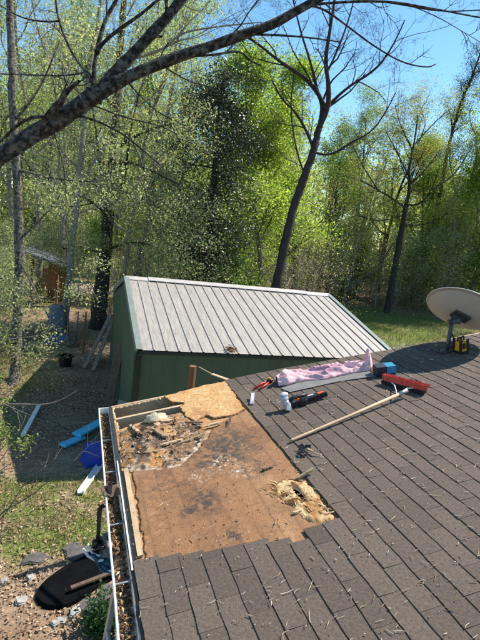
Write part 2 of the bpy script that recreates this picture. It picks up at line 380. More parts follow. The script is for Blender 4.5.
# ---- stripped corner: layers made on a fine grid with ragged outlines
def layer(name, poly, rag, ragscale, hfun, cfun, matn, thick, holes=(), step=.008, seed=0, parent=None, taper=0., base=-.0195):
    P = np.asarray(poly); u0, v0 = P.min(0)-.05; u1, v1 = P.max(0)+.05
    us = np.arange(u0, u1, step); vs = np.arange(v0, v1, step); Ug, Vg = np.meshgrid(us, vs)
    def S(u, v):
        s = sdf_poly(u, v, P)+rag*(fbm(u*ragscale, v*ragscale, seed)-.5)*2
        for hp, hr in holes: s = np.minimum(s, -sdf_poly(u, v, hp)+hr*(fbm(u*ragscale*1.3, v*ragscale*1.3, seed+5)-.5)*2)
        return s
    s = S(Ug, Vg); keep = s > 0
    qk = keep[:-1, :-1] & keep[1:, :-1] & keep[:-1, 1:] & keep[1:, 1:]
    I = np.arange(Ug.size).reshape(Ug.shape)
    F = np.stack([I[:-1, :-1], I[:-1, 1:], I[1:, 1:], I[1:, :-1]], -1)[qk]
    cnt = np.zeros(Ug.size, int); np.add.at(cnt, F.ravel(), 1)
    u = Ug.ravel().copy(); v = Vg.ravel().copy(); bd = (cnt > 0) & (cnt < 4)
    e = 1e-3; sb = S(u[bd], v[bd]); gu = (S(u[bd]+e, v[bd])-sb)/e; gv = (S(u[bd], v[bd]+e)-sb)/e; gm = gu**2+gv**2+.3
    u[bd] -= np.clip(sb*gu/gm, -step, step); v[bd] -= np.clip(sb*gv/gm, -step, step)
    w = hfun(u, v); sv = S(u, v); C = cfun(u, v, sv)
    if taper: w = base+(w-base)*(.12+.88*sm(0, taper, sv))
    V = np.c_[u, v, w]
    # skirt
    E = {}
    for q in F:
        for a, b in ((q[0], q[1]), (q[1], q[2]), (q[2], q[3]), (q[3], q[0])):
            if (b, a) in E: del E[(b, a)]
            else: E[(a, b)] = 1
    used = np.unique(F); remap = -np.ones(len(V), int); remap[used] = np.arange(len(used)); F = remap[F]
    V2 = V[used]; C2 = C[used]; base = len(V2); low = V2.copy(); low[:, 2] -= thick
    SK = np.array([(remap[b], remap[a], base+remap[a], base+remap[b]) for a, b in E], int).reshape(-1, 4)
    me = quads(name, np.r_[V2, low], np.r_[F, SK], np.r_[C2, C2*.8], False)
    return frame_link(name, me, matn, parent or house)
def mixc(a, b, t): return np.asarray(a)*(1-t[:, None])+np.asarray(b)*t[:, None]
R = lambda L: [tuple(roofuv(*q)) for q in L]
HOLE = R([(113, 407), (186, 391), (190, 398), (182, 411), (150, 417), (119, 428)])
SH1 = R([(292, 486), (295, 485.5), (299, 488), (302, 491), (306, 496), (306, 499), (303, 499), (299, 494.5), (294, 490)]); SH2 = R([(280, 489), (283, 488), (284, 490), (281, 491)])
DECK = [(U0+.005, 2.1), (U0+PITCHU*NTORN+.028, 2.1), (U0+PITCHU*NTORN+.028, 5.02), (1.2, 4.97), (U0+.005, 4.95)]
def deck_c(u, v, s):
    n = fbm(u*9, v*26, 70); m = fbm(u*3, v*3, 71)
    c = mixc((.42, .22, .09), (.60, .36, .17), n); c = mixc(c, (.25, .12, .06), sm(.55, .8, m)*.7)
    return mixc(c, (.70, .55, .34), sm(.02, 0, s))
layer('deck', DECK, .004, 30, lambda u, v: -.0205+.002*fbm(u*30, v*30, 3), deck_c, 'rot', .014, [(HOLE, .02), (SH1, -.0), (SH2, -.0)], seed=11)
FELT = R([(132, 469), (160, 468), (180, 464), (195, 450), (208, 436), (214, 425), (228, 417), (243, 410), (246, 408)])+[(U0+PITCHU*NTORN+.02, 4.2), (U0+PITCHU*NTORN+.02, 2.1), (U0+.06, 2.1)]
SMALL = R([(269, 490), (278, 481), (290, 477), (305, 480), (316, 487), (334, 516), (331, 520), (318, 524), (308, 520), (297, 511), (285, 501)])
def felt_c(u, v, s):
    m = fbm(u*2.2+1, v*2.2, 80); n = fbm(u*11, v*11, 81); st = fbm(u*5, v*1.7, 82)
    c = mixc((.225, .108, .050), (.31, .165, .080), m); c = mixc(c, (.40, .23, .115), sm(.5, .75, st)*.6)
    k = np.floor((u-U0)/PITCHU); fu = ((u-U0)/PITCHU) % 1; fv = ((v+k*.1525)/TW) % 1
    gh = np.maximum(np.exp(-(np.minimum(fu, 1-fu)*PITCHU/.009)**2), .8*np.exp(-(np.minimum(fv, 1-fv)*TW/.009)**2))
    c = mixc(c, (.15, .08, .045), gh*.55*sm(.3, .6, fbm(u*6, v*6, 83)))
    tone = hash2((k+50).astype(np.int64), np.floor((v+k*.1525)/TW).astype(np.int64)+50, 4)
    c = c*(.88+.24*tone[:, None])
    def blot(px, py, r, amt, seed, sc=22):
        a, b = roofuv(px, py); d = np.hypot((u-a), (v-b)*.8)/r
        return amt*sm(1.2, .2, d)*sm(.46, .58, fbm(u*sc, v*sc, seed))
    dk = np.maximum.reduce([blot(222, 452, .30, .95, 84, 34), blot(228, 440, .26, .9, 97, 40), blot(205, 458, .2, .8, 85), blot(205, 500, .15, .95, 86, 30), blot(190, 510, .09, .95, 87, 30), blot(208, 494, .08, 1, 90, 26), blot(232, 535, .09, .9, 88, 34), blot(238, 440, .3, .7, 89), blot(250, 465, .2, .6, 94), blot(175, 480, .35, .35, 95)])
    c = mixc(c, (.055, .045, .04), np.clip(dk, 0, 1))
    wt = np.maximum.reduce([blot(222, 462, .14, .8, 91, 60), blot(240, 470, .1, .7, 92, 60), blot(200, 475, .1, .7, 93, 60)])
    c = mixc(c, (.62, .52, .42), np.clip(wt, 0, 1)*sm(.5, .62, fbm(u*80, v*50, 96)))
    return mixc(c, (.17, .085, .045), sm(.02, 0, s)*.6)
layer('underlayment', FELT, .02, 16, lambda u, v: -.0165+.005*fbm(u*5, v*5, 13)+.0025*fbm(u*18, v*18, 14), felt_c, 'felt', .002, [(SMALL, .03)], step=.007, seed=21)
g = Geo(); r = np.random.default_rng(15)
for k in range(1, NTORN):
    for v in np.arange(2.45, 4.1, .15):
        q_ = (U0+PITCHU*k+.02+r.normal()*.012, v+r.normal()*.03)
        if r.uniform() < .6 and sdf_poly(np.array([q_[0]]), np.array([q_[1]]), FELT)[0] > .04 and sdf_poly(np.array([q_[0]]), np.array([q_[1]]), SMALL)[0] < -.03: g.lathe([(.0045, 0), (.0045, .002), (.001, .0025)], (q_[0], q_[1], -.0125), 6)
o = frame_link('nail_heads', g.mesh('nail_heads'), 'dark_metal', house); o['kind'] = 'stuff'
# decayed sheathing
DEC = R([(118, 431), (150, 418), (182, 411), (200, 421), (210, 430), (205, 440), (196, 451), (181, 465), (160, 469), (134, 471), (122, 466)])
def dec_h(u, v): return -.018+.05*fbm(u*7, v*7, 31)**2+.020*fbm(u*26, v*26, 32)+.014*(fbm(u*60, v*60, 33)-.5)
def dec_c(u, v, s):
    n = fbm(u*8, v*8, 35); m = fbm(u*24, v*24, 36); q = fbm(u*5+3, v*5, 37)
    c = mixc((.34, .20, .11), (.15, .10, .07), sm(.35, .6, n)); c = mixc(c, (.50, .38, .26), sm(.52, .68, m)*.75)
    c = mixc(c, (.03, .026, .024), sm(.55, .66, q)*sm(.38, .55, m)); c = mixc(c, (.50, .24, .08), sm(.54, .66, fbm(u*10+7, v*10, 38))*.8)
    edge = sm(.07, .01, s)*sm(3.95, 3.6, v)
    return mixc(c, (.60, .50, .38), edge*sm(.38, .55, m))
layer('rotten_sheathing', DEC, .035, 16, dec_h, dec_c, 'rot', .02, [(R([(162, 428), (170, 423), (178, 430), (168, 437)]), .02)], seed=41, taper=.10)
# pale torn plywood
PLY = R([(164, 396), (190, 388.5), (226, 380.5), (245, 409), (232, 415), (214, 418), (206, 414), (196, 421), (187, 417), (180, 408), (184, 402), (172, 402)])
def ply_h(u, v): return -.010+.012*fbm(u*6, v*6, 51)+.006*fbm(u*30, v*30, 52)
def ply_c(u, v, s):
    n = fbm(u*10, v*10, 55); m = fbm(u*38, v*38, 56)
    c = mixc((.52, .27, .10), (.68, .42, .20), n); c = mixc(c, (.78, .58, .36), sm(.55, .75, m)*.6); c = mixc(c, (.33, .15, .06), sm(.6, .75, fbm(u*5, v*5, 57))*.5)
    return mixc(c, (.30, .15, .07), sm(.02, 0, s)*.7)
layer('torn_plywood', PLY, .022, 20, ply_h, ply_c, 'rot', .016, seed=61)
# splintered knot of rotten wood near the shingles
def kn_h(u, v): return -.021+.010*fbm(u*16, v*9, 71)+.016*fbm(u*50, v*22, 72)
def kn_c(u, v, s):
    n = fbm(u*30, v*14, 75); m = fbm(u*12, v*12, 76)
    c = mixc((.38, .20, .08), (.66, .46, .24), sm(.3, .6, n)); c = mixc(c, (.16, .07, .03), sm(.56, .66, m)*sm(.3, .6, n)); return mixc(c, (.62, .40, .2), sm(.02, 0, s)*.5)
layer('splintered_wood', SMALL, .032, 24, kn_h, kn_c, 'rot', .014, [(SH1, .008), (SH2, .008)], seed=81, taper=.03, base=-.019)
# framing in the open corner
def rbar(name, a, b, w, h, m, parent=house):
    g = Geo(); g.bar(a, b, w, h); return frame_link(name, g.mesh(name), m, parent)
rbar('barge_board', (U0, 4.955, -.09), (URIDGE, 4.93, -.09), .03, .15, 'lumber_pale')
rbar('rafter', (U0+.02, 4.62, -.085), (3.2, 4.62, -.085), .038, .14, 'lumber_pale')
for v in (4.2, 3.6, 3.0, 2.4): rbar('rafter', (U0+.02, v, -.09), (3.2, v, -.09), .038, .14, 'lumber')
rbar('soffit_board', (U0-.02, 3.0, -.175), (1.9, 3.0, -.175), 4.0, .012, 'soffit')
rbar('fascia', (U0-.012, -9, -.085), (U0-.012, 4.965, -.085), .02, .14, 'soffit')
g = Geo(); g.bar((U0-.008, 2.5, -.006), (U0-.008, 4.95, -.006), .026, .002); g.bar((U0-.0235, 2.45, -.018), (U0-.0235, 4.95, -.018), .0015, .03)
frame_link('drip_edge', g.mesh('drip_edge'), 'dark_metal', house)
g = Geo(); g.bar((U0-.012, 2.45, -.0035), (U0-.012, 3.75, -.0035), .010, .003); frame_link('flashing_strip', g.mesh('flashing_strip'), 'white_metal', house)
rbar('edge_board', (U0+.045, 2.55, -.006), (U0+.045, 3.6, -.006), .035, .012, 'lumber_pale')
# gutter
GX0, GX1, GZ = .283, .385, 2.455
prof = [(GX1, GZ+.01), (GX1, GZ-.085), (GX0+.03, GZ-.085), (GX0+.004, GZ-.03), (GX0+.002, GZ), (GX0+.012, GZ+.003)]
pin = [(x+.0022*(1 if i > 2 else -1), z+.0025) for i, (x, z) in enumerate(prof)]
g = Geo(); ys = np.linspace(-9, 4.97, 60); n = len(prof)
jit = .004*(fbm(ys*1.7, ys*0, 91)-.5)*2; jit[-1] = 0
for (a, b), (ja, jb) in zip(zip(ys[:-1], ys[1:]), zip(jit[:-1], jit[1:])):
    V = [(x+ja, a, z) for x, z in prof]+[(x+jb, b, z) for x, z in prof]
    g.add(V, [(i, i+1, n+i+1, n+i) for i in range(n-1)])
lip = [(GX0+.004+j, y, GZ+.001) for y, j in zip(ys, jit)]; g.tube(lip, .0065, 6)
V = [(x, 4.972, z) for x, z in prof[:5]]; g.add(V+[(x, 4.975, z) for x, z in V and [(q[0], q[2]) for q in V]], [(0, 1, 2, 3, 4), (9, 8, 7, 6, 5), (0, 4, 9, 5)])
g.bar((GX0, 4.972, GZ+.004), (GX1, 4.972, GZ+.012), .012, .008)
gut = link('gutter', g.mesh('gutter'), 'white_metal', house)
for px, py in ((108, 437), (113, 468), (118, 520), (125, 578)):
    v = roofuv(px, py)[1]; b = Geo(); b.bar((GX0+.004, v, GZ-.003), (GX1, v+.01, GZ+.002), .011, .004); b.bar((GX1-.001, v+.01, GZ+.02), (GX1-.001, v+.01, GZ-.04), .02, .003, up=(1, 0, 0))
    o = link('bracket', b.mesh('bracket'), 'dull_metal'); o.parent = gut
    o.matrix_parent_inverse = Matrix()
# gutter debris
r = np.random.default_rng(5); nP = 5200; yv = r.uniform(.9, 4.95, nP); mound = fbm(yv*3, yv*0, 95)
P = np.c_[r.uniform(GX0+.014, GX1-.004, nP), yv, GZ-.075+r.uniform(0, 1, nP)*(.018+.07*mound)]
tag(link('gutter_debris', leafmesh('gutter_debris', P, .03, r, pick(r, nP, [(.22, .13, .06), (.10, .06, .035), (.38, .24, .12), (.05, .035, .025), (.45, .36, .24)], [.3, .28, .17, .15, .1]), up=.5, aspect=.35), 'litter'), 'brown leaf debris packed along the inside of the white gutter', 'debris', kind='stuff')
rg = np.random.default_rng(44); v0 = roofuv(110, 492)[1]; V = []
for a in range(10):
    for b in range(5): V.append((GX0-.03+.16*a/9, v0+.05*(b/4-.5)*(1+.6*sin(a))+.02*sin(a*1.3), GZ+.012+.03*sin(a*.9+b)*.6+.012*b))
g = Geo(); g.add(V, [(a*5+b, (a+1)*5+b, (a+1)*5+b+1, a*5+b+1) for a in range(9) for b in range(4)]); o = link('torn_flashing', g.mesh('torn_flashing'), 'old_wood'); md = o.modifiers.new('s', 'SOLIDIFY'); md.thickness = .004
tag(o, 'curled brown scrap lying across the gutter above the black strap', 'scrap')
# walls
g = Geo(); XW0, XW1, YW = .82, 11.0, 4.62
def wallbox(c, d): g.box(c, d)
wallbox((XW0+.06, (YW-9)/2, 1.1), (.12, YW+9, 2.2)); wallbox((XW1, (YW-9)/2, 1.1), (.12, YW+9, 2.2))
zr = lambda x: ZR0+x*math.tan(SL)-.2
xr = URIDGE*cos(SL)
g.add([(XW0, YW, 0), (XW1, YW, 0), (XW1, YW, zr(XW0)), (xr, YW, zr(xr)), (XW0, YW, zr(XW0)), (XW0, YW-.12, 0), (XW1, YW-.12, 0), (XW1, YW-.12, zr(XW0)), (xr, YW-.12, zr(xr)), (XW0, YW-.12, zr(XW0))],
      [(0, 4, 3, 2, 1), (5, 6, 7, 8, 9), (0, 1, 6, 5), (1, 2, 7, 6), (2, 3, 8, 7), (3, 4, 9, 8), (4, 0, 5, 9)])
link('wall', g.mesh('wall'), 'siding', house)
g = Geo(); g.bar((GX0+.06, 2.2, GZ-.08), (GX0+.06, 2.2, GZ-.22), .08, .055, up=(0, 1, 0)); g.bar((GX0+.06, 2.2, GZ-.2), (XW0-.04, 2.2, GZ-.62), .08, .055, up=(0, 1, 0)); g.bar((XW0-.04, 2.2, GZ-.6), (XW0-.04, 2.2, .1), .08, .055, up=(0, 1, 0))
link('downspout', g.mesh('downspout'), 'white_metal', house)

# ================================================================== THE SHED
SX0, SX1, SYE, SYR, SYB, SZE, SZR = 1.055, 6.60, 8.31, 11.83, 15.35, 2.21, 3.05
shed = empty('metal_shed', ((SX0+SX1)/2, SYR, 0)); tag(shed, 'dark green metal shed with a pale ribbed metal roof behind the house', 'shed')
ss = math.atan2(SZR-SZE, SYR-SYE)
def shed_pt(side, t): # t along slope 0 eave..1 ridge
    y0 = SYE if side < 0 else SYB
    return np.array([0, y0+(SYR-y0)*t, SZE+(SZR-SZE)*t])
pw = .229; npan = int(round((SX1-SX0-.10)/pw))
pw = (SX1-SX0-.10)/npan
for side in (-1, 1):
    for i in range(npan):
        x0 = SX0+.10*.5+i*pw; a, b = shed_pt(side, 0), shed_pt(side, 1)
        nrm = np.array([0, -sin(ss) if side < 0 else sin(ss), cos(ss)])
        xs = [(0, 0), (.010, .018), (.026, .018), (.038, 0), (.13, .0015), (pw, 0)]
        g = Geo(); V = []
        dz = rng.normal()*.0012
        for e in (a, b): V += [(x0+x, e[1]+nrm[1]*(h+dz), e[2]+nrm[2]*(h+dz)) for x, h in xs]
        n = len(xs); F = [(k, k+1, n+k+1, n+k) for k in range(n-1)]
        if side > 0: F = [f[::-1] for f in F]
        g.add(V, F)
        link('roof_panel', g.mesh('roof_panel'), 'roof_metal', shed)
g = Geo()
for i in range(npan):
    for t_ in (.03, .2, .4, .6, .8, .95):
        p_ = shed_pt(-1, t_); g.lathe([(.008, 0), (.008, .006), (.003, .009)], (SX0+.05+i*pw+.055, p_[1], p_[2]+.001), 6)
o = link('screws', g.mesh('screws'), 'dull_metal', shed); o['kind'] = 'stuff'
r = np.random.default_rng(9); rr_ = ray(231, 349); tt_ = (SYE+.12-CAM[1])/rr_[1]; pc_ = CAM+rr_*tt_; pl = pc_+r.normal(size=(90, 3))*[.06, .05, .015]; pl[:, 2] = SZE+(pl[:, 1]-SYE)*math.tan(ss)+.012+np.abs(r.normal(size=90))*.02
tag(link('leaf_clump', leafmesh('leaf_clump', pl, .06, r, pick(r, 90, [(.30, .20, .10), (.2, .12, .06), (.4, .3, .18)])), 'litter'), 'small clump of dead leaves at the eave of the shed roof', 'leaf litter', kind='stuff')
# ridge cap pieces, rake trims, eave edge
def capseg(x0, x1, dz):
    g = Geo(); w = .17; yy = w*cos(ss); zz = w*sin(ss); t = .034+dz
    pr = [(SYR-yy, SZR-zz+t-.012), (SYR-yy, SZR-zz+t), (SYR-.03, SZR+t+.006), (SYR, SZR+t+.022), (SYR+.03, SZR+t+.006), (SYR+yy, SZR-zz+t), (SYR+yy, SZR-zz+t-.012)]
    V = [(x0, *p) for p in pr]+[(x1, *p) for p in pr]; n = len(pr)
    g.add(V, [(i, n+i, n+i+1, i+1) for i in range(n-1)]+[tuple(range(n)), tuple(range(n, 2*n))[::-1]]); link('ridge_cap', g.mesh('ridge_cap'), 'ridge_metal', shed)
capseg(SX0+.55, SX1-.75, .004); capseg(SX0+.02, SX0+.58, -.012); capseg(SX1-.80, SX1-.02, -.012)
for xs_, nm in ((SX0, 1), (SX1, -1)):
    for side in (-1, 1):
        g = Geo(); a, b = shed_pt(side, -.006), shed_pt(side, 1.0); x = xs_+nm*.03
        g.bar((x, a[1], a[2]+.026), (x, b[1], b[2]+.026), .11, .014); g.bar((xs_-nm*.022, a[1], a[2]-.03), (xs_-nm*.022, b[1], b[2]-.03), .012, .11)
        link('rake_trim', g.mesh('rake_trim'), 'green_trim', shed)
def ribwall(p0, p1, zt0, zt1, name, apex=None):
    p0, p1 = np.array(p0), np.array(p1); d = p1-p0; L = np.linalg.norm(d); d /= L; nr = np.array([d[1], -d[0]])
    k = 0; s0 = 0
    while s0 < L-1e-6:
        w = min(.229, L-s0); pr = [(0, 0), (min(w, .02), .014), (min(w, .04), .014), (min(w, .06), 0), (w, 0)]
        g = Geo(); V0 = []; V1 = []
        for q, h in pr:
            p = p0+d*(s0+q)+nr*h; t = (s0+q)/L
            zt = zt0+(zt1-zt0)*t if apex is None else (zt0+(apex-zt0)*min(t, 1-t)*2)
            V0.append((p[0], p[1], 0.02)); V1.append((p[0], p[1], zt))
        n = len(pr); g.add(V0+V1, [(i, i+1, n+i+1, n+i) for i in range(n-1)]); link('wall_panel', g.mesh(name), 'green_wall', shed); s0 += w
i_ = .04
ribwall((SX0+i_, SYE+i_), (SX1-i_, SYE+i_), SZE-.02, SZE-.02, 'front')
ribwall((SX0+i_, SYB-i_), (SX0+i_, SYE+i_), SZE-.03, SZE-.03, 'gable', SZR-.03)
ribwall((SX1-i_, SYE+i_), (SX1-i_, SYB-i_), SZE-.03, SZE-.03, 'gable', SZR-.03)
ribwall((SX1-i_, SYB-i_), (SX0+i_, SYB-i_), SZE-.02, SZE-.02, 'back')
for x in (SX0+.03, SX1-.03):
    g = Geo(); g.box((x, SYE+.02, (SZE-.03)/2), (.11, .035, SZE-.05)); g.box((x-.055*(1 if x < 3 else -1)+.012, SYE+.055, (SZE-.03)/2), (.03, .10, SZE-.05)); link('corner_trim', g.mesh('corner_trim'), 'green_dark', shed)
g = Geo(); g.bar((SX0+.02, SYE+.02, SZE-.045), (SX1-.02, SYE+.02, SZE-.045), .03, .06); link('eave_trim', g.mesh('eave_trim'), 'green_dark', shed)
g = Geo(); g.box((SX0+.02, SYE-.03, SZE-.13), (.09, .08, .11)); g.box((SX0+.0, SYE-.075, SZE-.10), (.03, .03, .03)); link('eave_bracket', g.mesh('eave_bracket'), 'black_plastic', shed)
# ================================================================== THINGS ON THE ROOF (roof frame u, v, w)
def rthing(name, label, cat, uv, group=None):
    p = rp(uv[0], uv[1], .004); o = empty(name, p, True); o.rotation_euler = (0, -SL, 0); tag(o, label, cat, group); return o
def rpart(t, name, geo, m, org, smooth=False, parent=None, col=False):
    g = geo; g.v = [(x-org[0], y-org[1], z-.004) for x, y, z in g.v]
    o = link(name, g.mesh(name, smooth, col), m); o.parent = parent or t; return o
# push broom
A = np.array([*roofuv(290, 443), .018]); B = np.array([*roofuv(404, 393, .05), .062])
t = rthing('push_broom', 'push broom with wooden handle and red bristles lying on the shingles', 'broom', A[:2])
mid = (A+B)/2+np.array([0, 0, -.006])
g = Geo(); g.tube([A, A+(B-A)*.02, mid, B], [.011, .0135, .0135, .0135], 10); rpart(t, 'handle', g, 'broom_wood', A, True)
H1 = np.array([*roofuv(383, 380, .04), .03]); H2 = np.array([*roofuv(425, 391, .04), .03]); ax = norm(H2-H1); hl = np.linalg.norm(H2-H1); hc = (H1+H2)/2
away = norm(np.cross(np.array([0, 0, 1.]), ax)); away = away if away@(B-A) > 0 else -away
g = Geo(); g.bar(hc-ax*hl/2, hc+ax*hl/2, .065, .034)
blk = rpart(t, 'block', g, 'black_plastic', A)
g = Geo(); r = np.random.default_rng(3)
for i in range(84):
    for j in range(4):
        p = hc+ax*hl*((i+.5)/84-.5)*.985+away*((j-1.5)*.011)+np.array([0, 0, .012])+r.normal(size=3)*.002
        d = np.array([0, 0, .05])+away*(.035+(j-1.5)*.005)+ax*(((i+.5)/84-.5)*.05)+r.normal(size=3)*.0028
        g.tube([p, p+d*.5, p+d], [.0045, .005, .0055], 4)
rpart(t, 'bristles', g, 'red_bristle', A)
g = Geo()
for sx in (-1, 1):
    g.tube([A+(B-A)*.93+np.array([0, 0, .006]), hc+ax*sx*.07+np.array([0, 0, .01])-away*.045, hc+ax*sx*.125-away*.02+np.array([0, 0, .018])], .006, 6)
rpart(t, 'brace', g, 'white_metal', A, True)
g = Geo(); g.tube([A+(B-A)*.95, B+(B-A)*.03], .019, 10); rpart(t, 'socket', g, 'dull_metal', A, True)
# grey felt strip and pink cloth
fp = [tuple(roofuv(*q)) for q in ((281, 389), (300, 383), (340, 375), (368, 371), (375, 377), (340, 382), (290, 393))]
g = Geo(); g.prism([(q[0], q[1]) for q in fp], .006, .012); o = link('felt_strip', g.mesh('felt_strip'), 'felt_strip', M=MR)
tag(o, 'flat strip of grey roofing felt under the pink cloth', 'roofing felt')
sp = np.array([roofuv(*q) for q in ((276, 385), (288, 380.5), (305, 377), (322, 374.5), (340, 371.5), (354, 370), (364, 369), (371, 366))])
tt = np.linspace(0, 1, 110); ti = np.linspace(0, 1, len(sp)); cu = np.interp(tt, ti, sp[:, 0]); cv = np.interp(tt, ti, sp[:, 1])
cu = np.convolve(np.pad(cu, 4, 'edge'), np.ones(9)/9, 'valid'); cv = np.convolve(np.pad(cv, 4, 'edge'), np.ones(9)/9, 'valid')
S_ = np.linspace(-1, 1, 34); Tm, Sm = np.meshgrid(tt, S_, indexing='ij')
wd = np.interp(tt, [0, .1, .4, .7, .92, 1], [.07, .13, .16, .15, .11, .05])[:, None]
lat = Sm*wd*(1+.35*(fbm(Tm*9, Sm*1.2, 7)-.5))+.05*(fbm(Tm*11, Tm*0, 9)-.5)
fold = (1-np.abs(fbm(Tm*10+Sm*1.6, Sm*2.2+Tm*3, 11, 2)-.5)*3.2).clip(0, 1)**1.6*.75+.25*fbm(Tm*22, Sm*4, 19); hump = (1-Sm**2)**.7
ww = .014+hump*(.022+.085*fold*np.interp(tt, [0, .15, .3, .5, .8, 1], [1, 1, .8, .9, .9, 1.0])[:, None])+.004*fbm(Tm*26, Sm*6, 12)
ww += hump*np.exp(-((Tm-.94)/.045)**2)*.10*(.8+.6*fold)+hump*np.exp(-((Tm-.12)/.05)**2)*.03
CU = cu[:, None]+lat*.12; CV = cv[:, None]+lat
pc = mixc((.82, .52, .53), (.72, .41, .43), sm(.35, .7, fbm(Tm*6, Sm*2, 14)).ravel())
pur = (np.exp(-((Tm-.45)/.15)**2)*sm(.35, .6, fbm(Tm*8, Sm*2, 15))).ravel()
pc = mixc(pc, (.30, .17, .24), np.clip(pur*.75, 0, 1))
I = np.arange(Tm.size).reshape(Tm.shape); F = np.stack([I[:-1, :-1], I[1:, :-1], I[1:, 1:], I[:-1, 1:]], -1).reshape(-1, 4)
o = link('cloth', quads('cloth', np.c_[CU.ravel(), CV.ravel(), ww.ravel()], F, pc, True), 'pink_cloth', M=MR)
md = o.modifiers.new('solid', 'SOLIDIFY'); md.thickness = .004
tag(o, 'crumpled pink cloth lying along the edge of the shingles', 'cloth')
# blue box of nails
c = roofuv(384.5, 374); t = rthing('nail_box', 'small blue and dark cardboard box beside the pink cloth', 'box', c)
d = norm(roofuv(393, 372)-roofuv(376, 374)); a = atan2(d[1], d[0]); Mz = np.array([[cos(a), -sin(a), 0], [sin(a), cos(a), 0], [0, 0, 1.]])
g = Geo(); g.box((*c, .055), (.21, .13, .10), Mz); rpart(t, 'carton', g, 'blue_card', c)
g = Geo(); g.box((*(c-d*.052), .056), (.110, .1315, .103), Mz); g.box((*(c+d*.055), .018), (.1012, .133, .018), Mz); rpart(t, 'printed_band', g, 'dark_card', c)
# nail gun
c = roofuv(288, 409); t = rthing('nail_gun', 'black and grey roofing nail gun with orange tip lying on the shingles', 'nail gun', c)
e = roofuv(323, 398); d2 = norm(e-c); d = np.array([d2[0], d2[1], 0]); n_ = np.array([-d[1], d[0], 0]); c3 = np.array([*c, 0]); L = np.linalg.norm(e-c)
z = lambda h: np.array([0, 0, h])
Mt = np.array([[1, 0, .45*n_[0]-.1*d[0]], [0, 1, .45*n_[1]-.1*d[1]], [0, 0, 1.]])
g = Geo(); g.lathe([(.020, 0), (.030, .01), (.030, .03), (.040, .036), (.043, .05), (.043, .085), (.038, .092), (.038, .10), (.043, .106), (.040, .125)], c3+z(.008)-n_*.03-d*.015, 14, Mt); rpart(t, 'body', g, 'grey_plastic', c)
g = Geo(); g.lathe([(.030, 0), (.034, .008), (.034, .022), (.02, .03)], c3+z(.132)+n_*.028-d*.01, 12); rpart(t, 'end_cap', g, 'white_pvc', c)
g = Geo(); g.bar(c3+z(.015)-n_*.06-d*.03, c3+z(.05)-n_*.04-d*.02, .05, .03, up=n_); rpart(t, 'nose', g, 'dull_metal', c)
g = Geo(); g.tube([c3+z(.08)-n_*.01, c3+z(.10)+d*.07, c3+z(.095)+d*.16, c3+z(.09)+d*.22], [.022, .02, .019, .023], 8); rpart(t, 'grip', g, 'black_plastic', c, True)
g = Geo(); g.bar(c3+z(.035)+d*.02, c3+z(.045)+d*(L+.03), .055, .04)
for i in range(9): g.bar(c3+z(.035)+d*(.06+i*.045)-n_*.028, c3+z(.035)+d*(.085+i*.045)-n_*.028, .012, .03)
g.lathe([(.045, 0), (.05, .01), (.05, .05), (.045, .06)], c3+d*.17+z(.004), 14); rpart(t, 'magazine', g, 'black_plastic', c)
g = Geo(); g.bar(c3+z(.066)+d*.16, c3+z(.07)+d*.30, .02, .008); g.bar(c3+z(.06)+d*.05, c3+z(.062)+d*.13, .03, .01); rpart(t, 'feed_cover', g, 'grey_plastic', c)
g = Geo(); g.bar(c3+z(.055)+d*(L-.06), c3+z(.062)+d*(L+.015), .034, .028, tw=.6); rpart(t, 'orange_tip', g, 'orange_plastic', c)
g = Geo(); g.bar(c3+z(.075)+d*.09-n_*.02, c3+z(.078)+d*.12-n_*.02, .02, .02); rpart(t, 'trigger', g, 'orange_plastic', c)
# red snips, cutting blade, debris bundle
c = roofuv(262, 387); t = rthing('tin_snips', 'red handled snips with a yellow and black pivot on the roof edge', 'snips', c)
a0 = roofuv(254, 390); b0 = roofuv(270, 382.5)
q = lambda x, w=.012: np.array([x[0], x[1], w])
g = Geo(); g.tube([q(a0), q((a0+b0)/2+[.01, .03], .02), q(b0)], [.010, .012, .010], 8); g.tube([q(a0+[.05, -.04]), q((a0+b0)/2+[.03, -.03], .02), q(b0)], [.010, .012, .010], 8); rpart(t, 'handles', g, 'red_plastic', c, True)
g = Geo(); g.lathe([(.03, 0), (.034, .006), (.034, .03), (.02, .036)], q(b0, .006), 12); rpart(t, 'pivot', g, 'black_plastic', c, True)
g = Geo(); g.lathe([(.018, 0), (.018, .01), (.012, .013)], q(b0, .043), 10); rpart(t, 'pivot_cap', g, 'yellow_plastic', c, True)
g = Geo(); g.bar(q(b0, .02), q(b0+norm(b0-a0)*.11, .016), .022, .008, tw=.3); rpart(t, 'jaw', g, 'dull_metal', c)
c = roofuv(252, 405); e = roofuv(253, 393, .05); t = rthing('utility_blade', 'clear plastic strip standing at the torn shingle edge', 'plastic strip', c)
g = Geo(); g.bar(q(c, .006), q(e, .05), .035, .008); rpart(t, 'strip', g, 'clear_plastic', c)
g = Geo(); g.bar(q(c, .012), q(c+(e-c)*.2, .024), .040, .012); rpart(t, 'clip', g, 'grey_plastic', c)
c = roofuv(303, 451); t = rthing('shingle_scrap', 'small dark scrap with a pale curled leaf on the shingles', 'scrap', c)
g = Geo(); r = np.random.default_rng(8)
for i in range(7):
    p = np.array([c[0]+r.normal()*.02, c[1]+r.normal()*.035, .016+abs(r.normal())*.012]); dd = norm(r.normal(size=3)*[1, 1, .25])
    g.bar(p-dd*.022, p+dd*.022, .03, .006, up=norm(r.normal(size=3)*.4+[0, 0, 1]))
rpart(t, 'crumb', g, 'black_plastic', c)
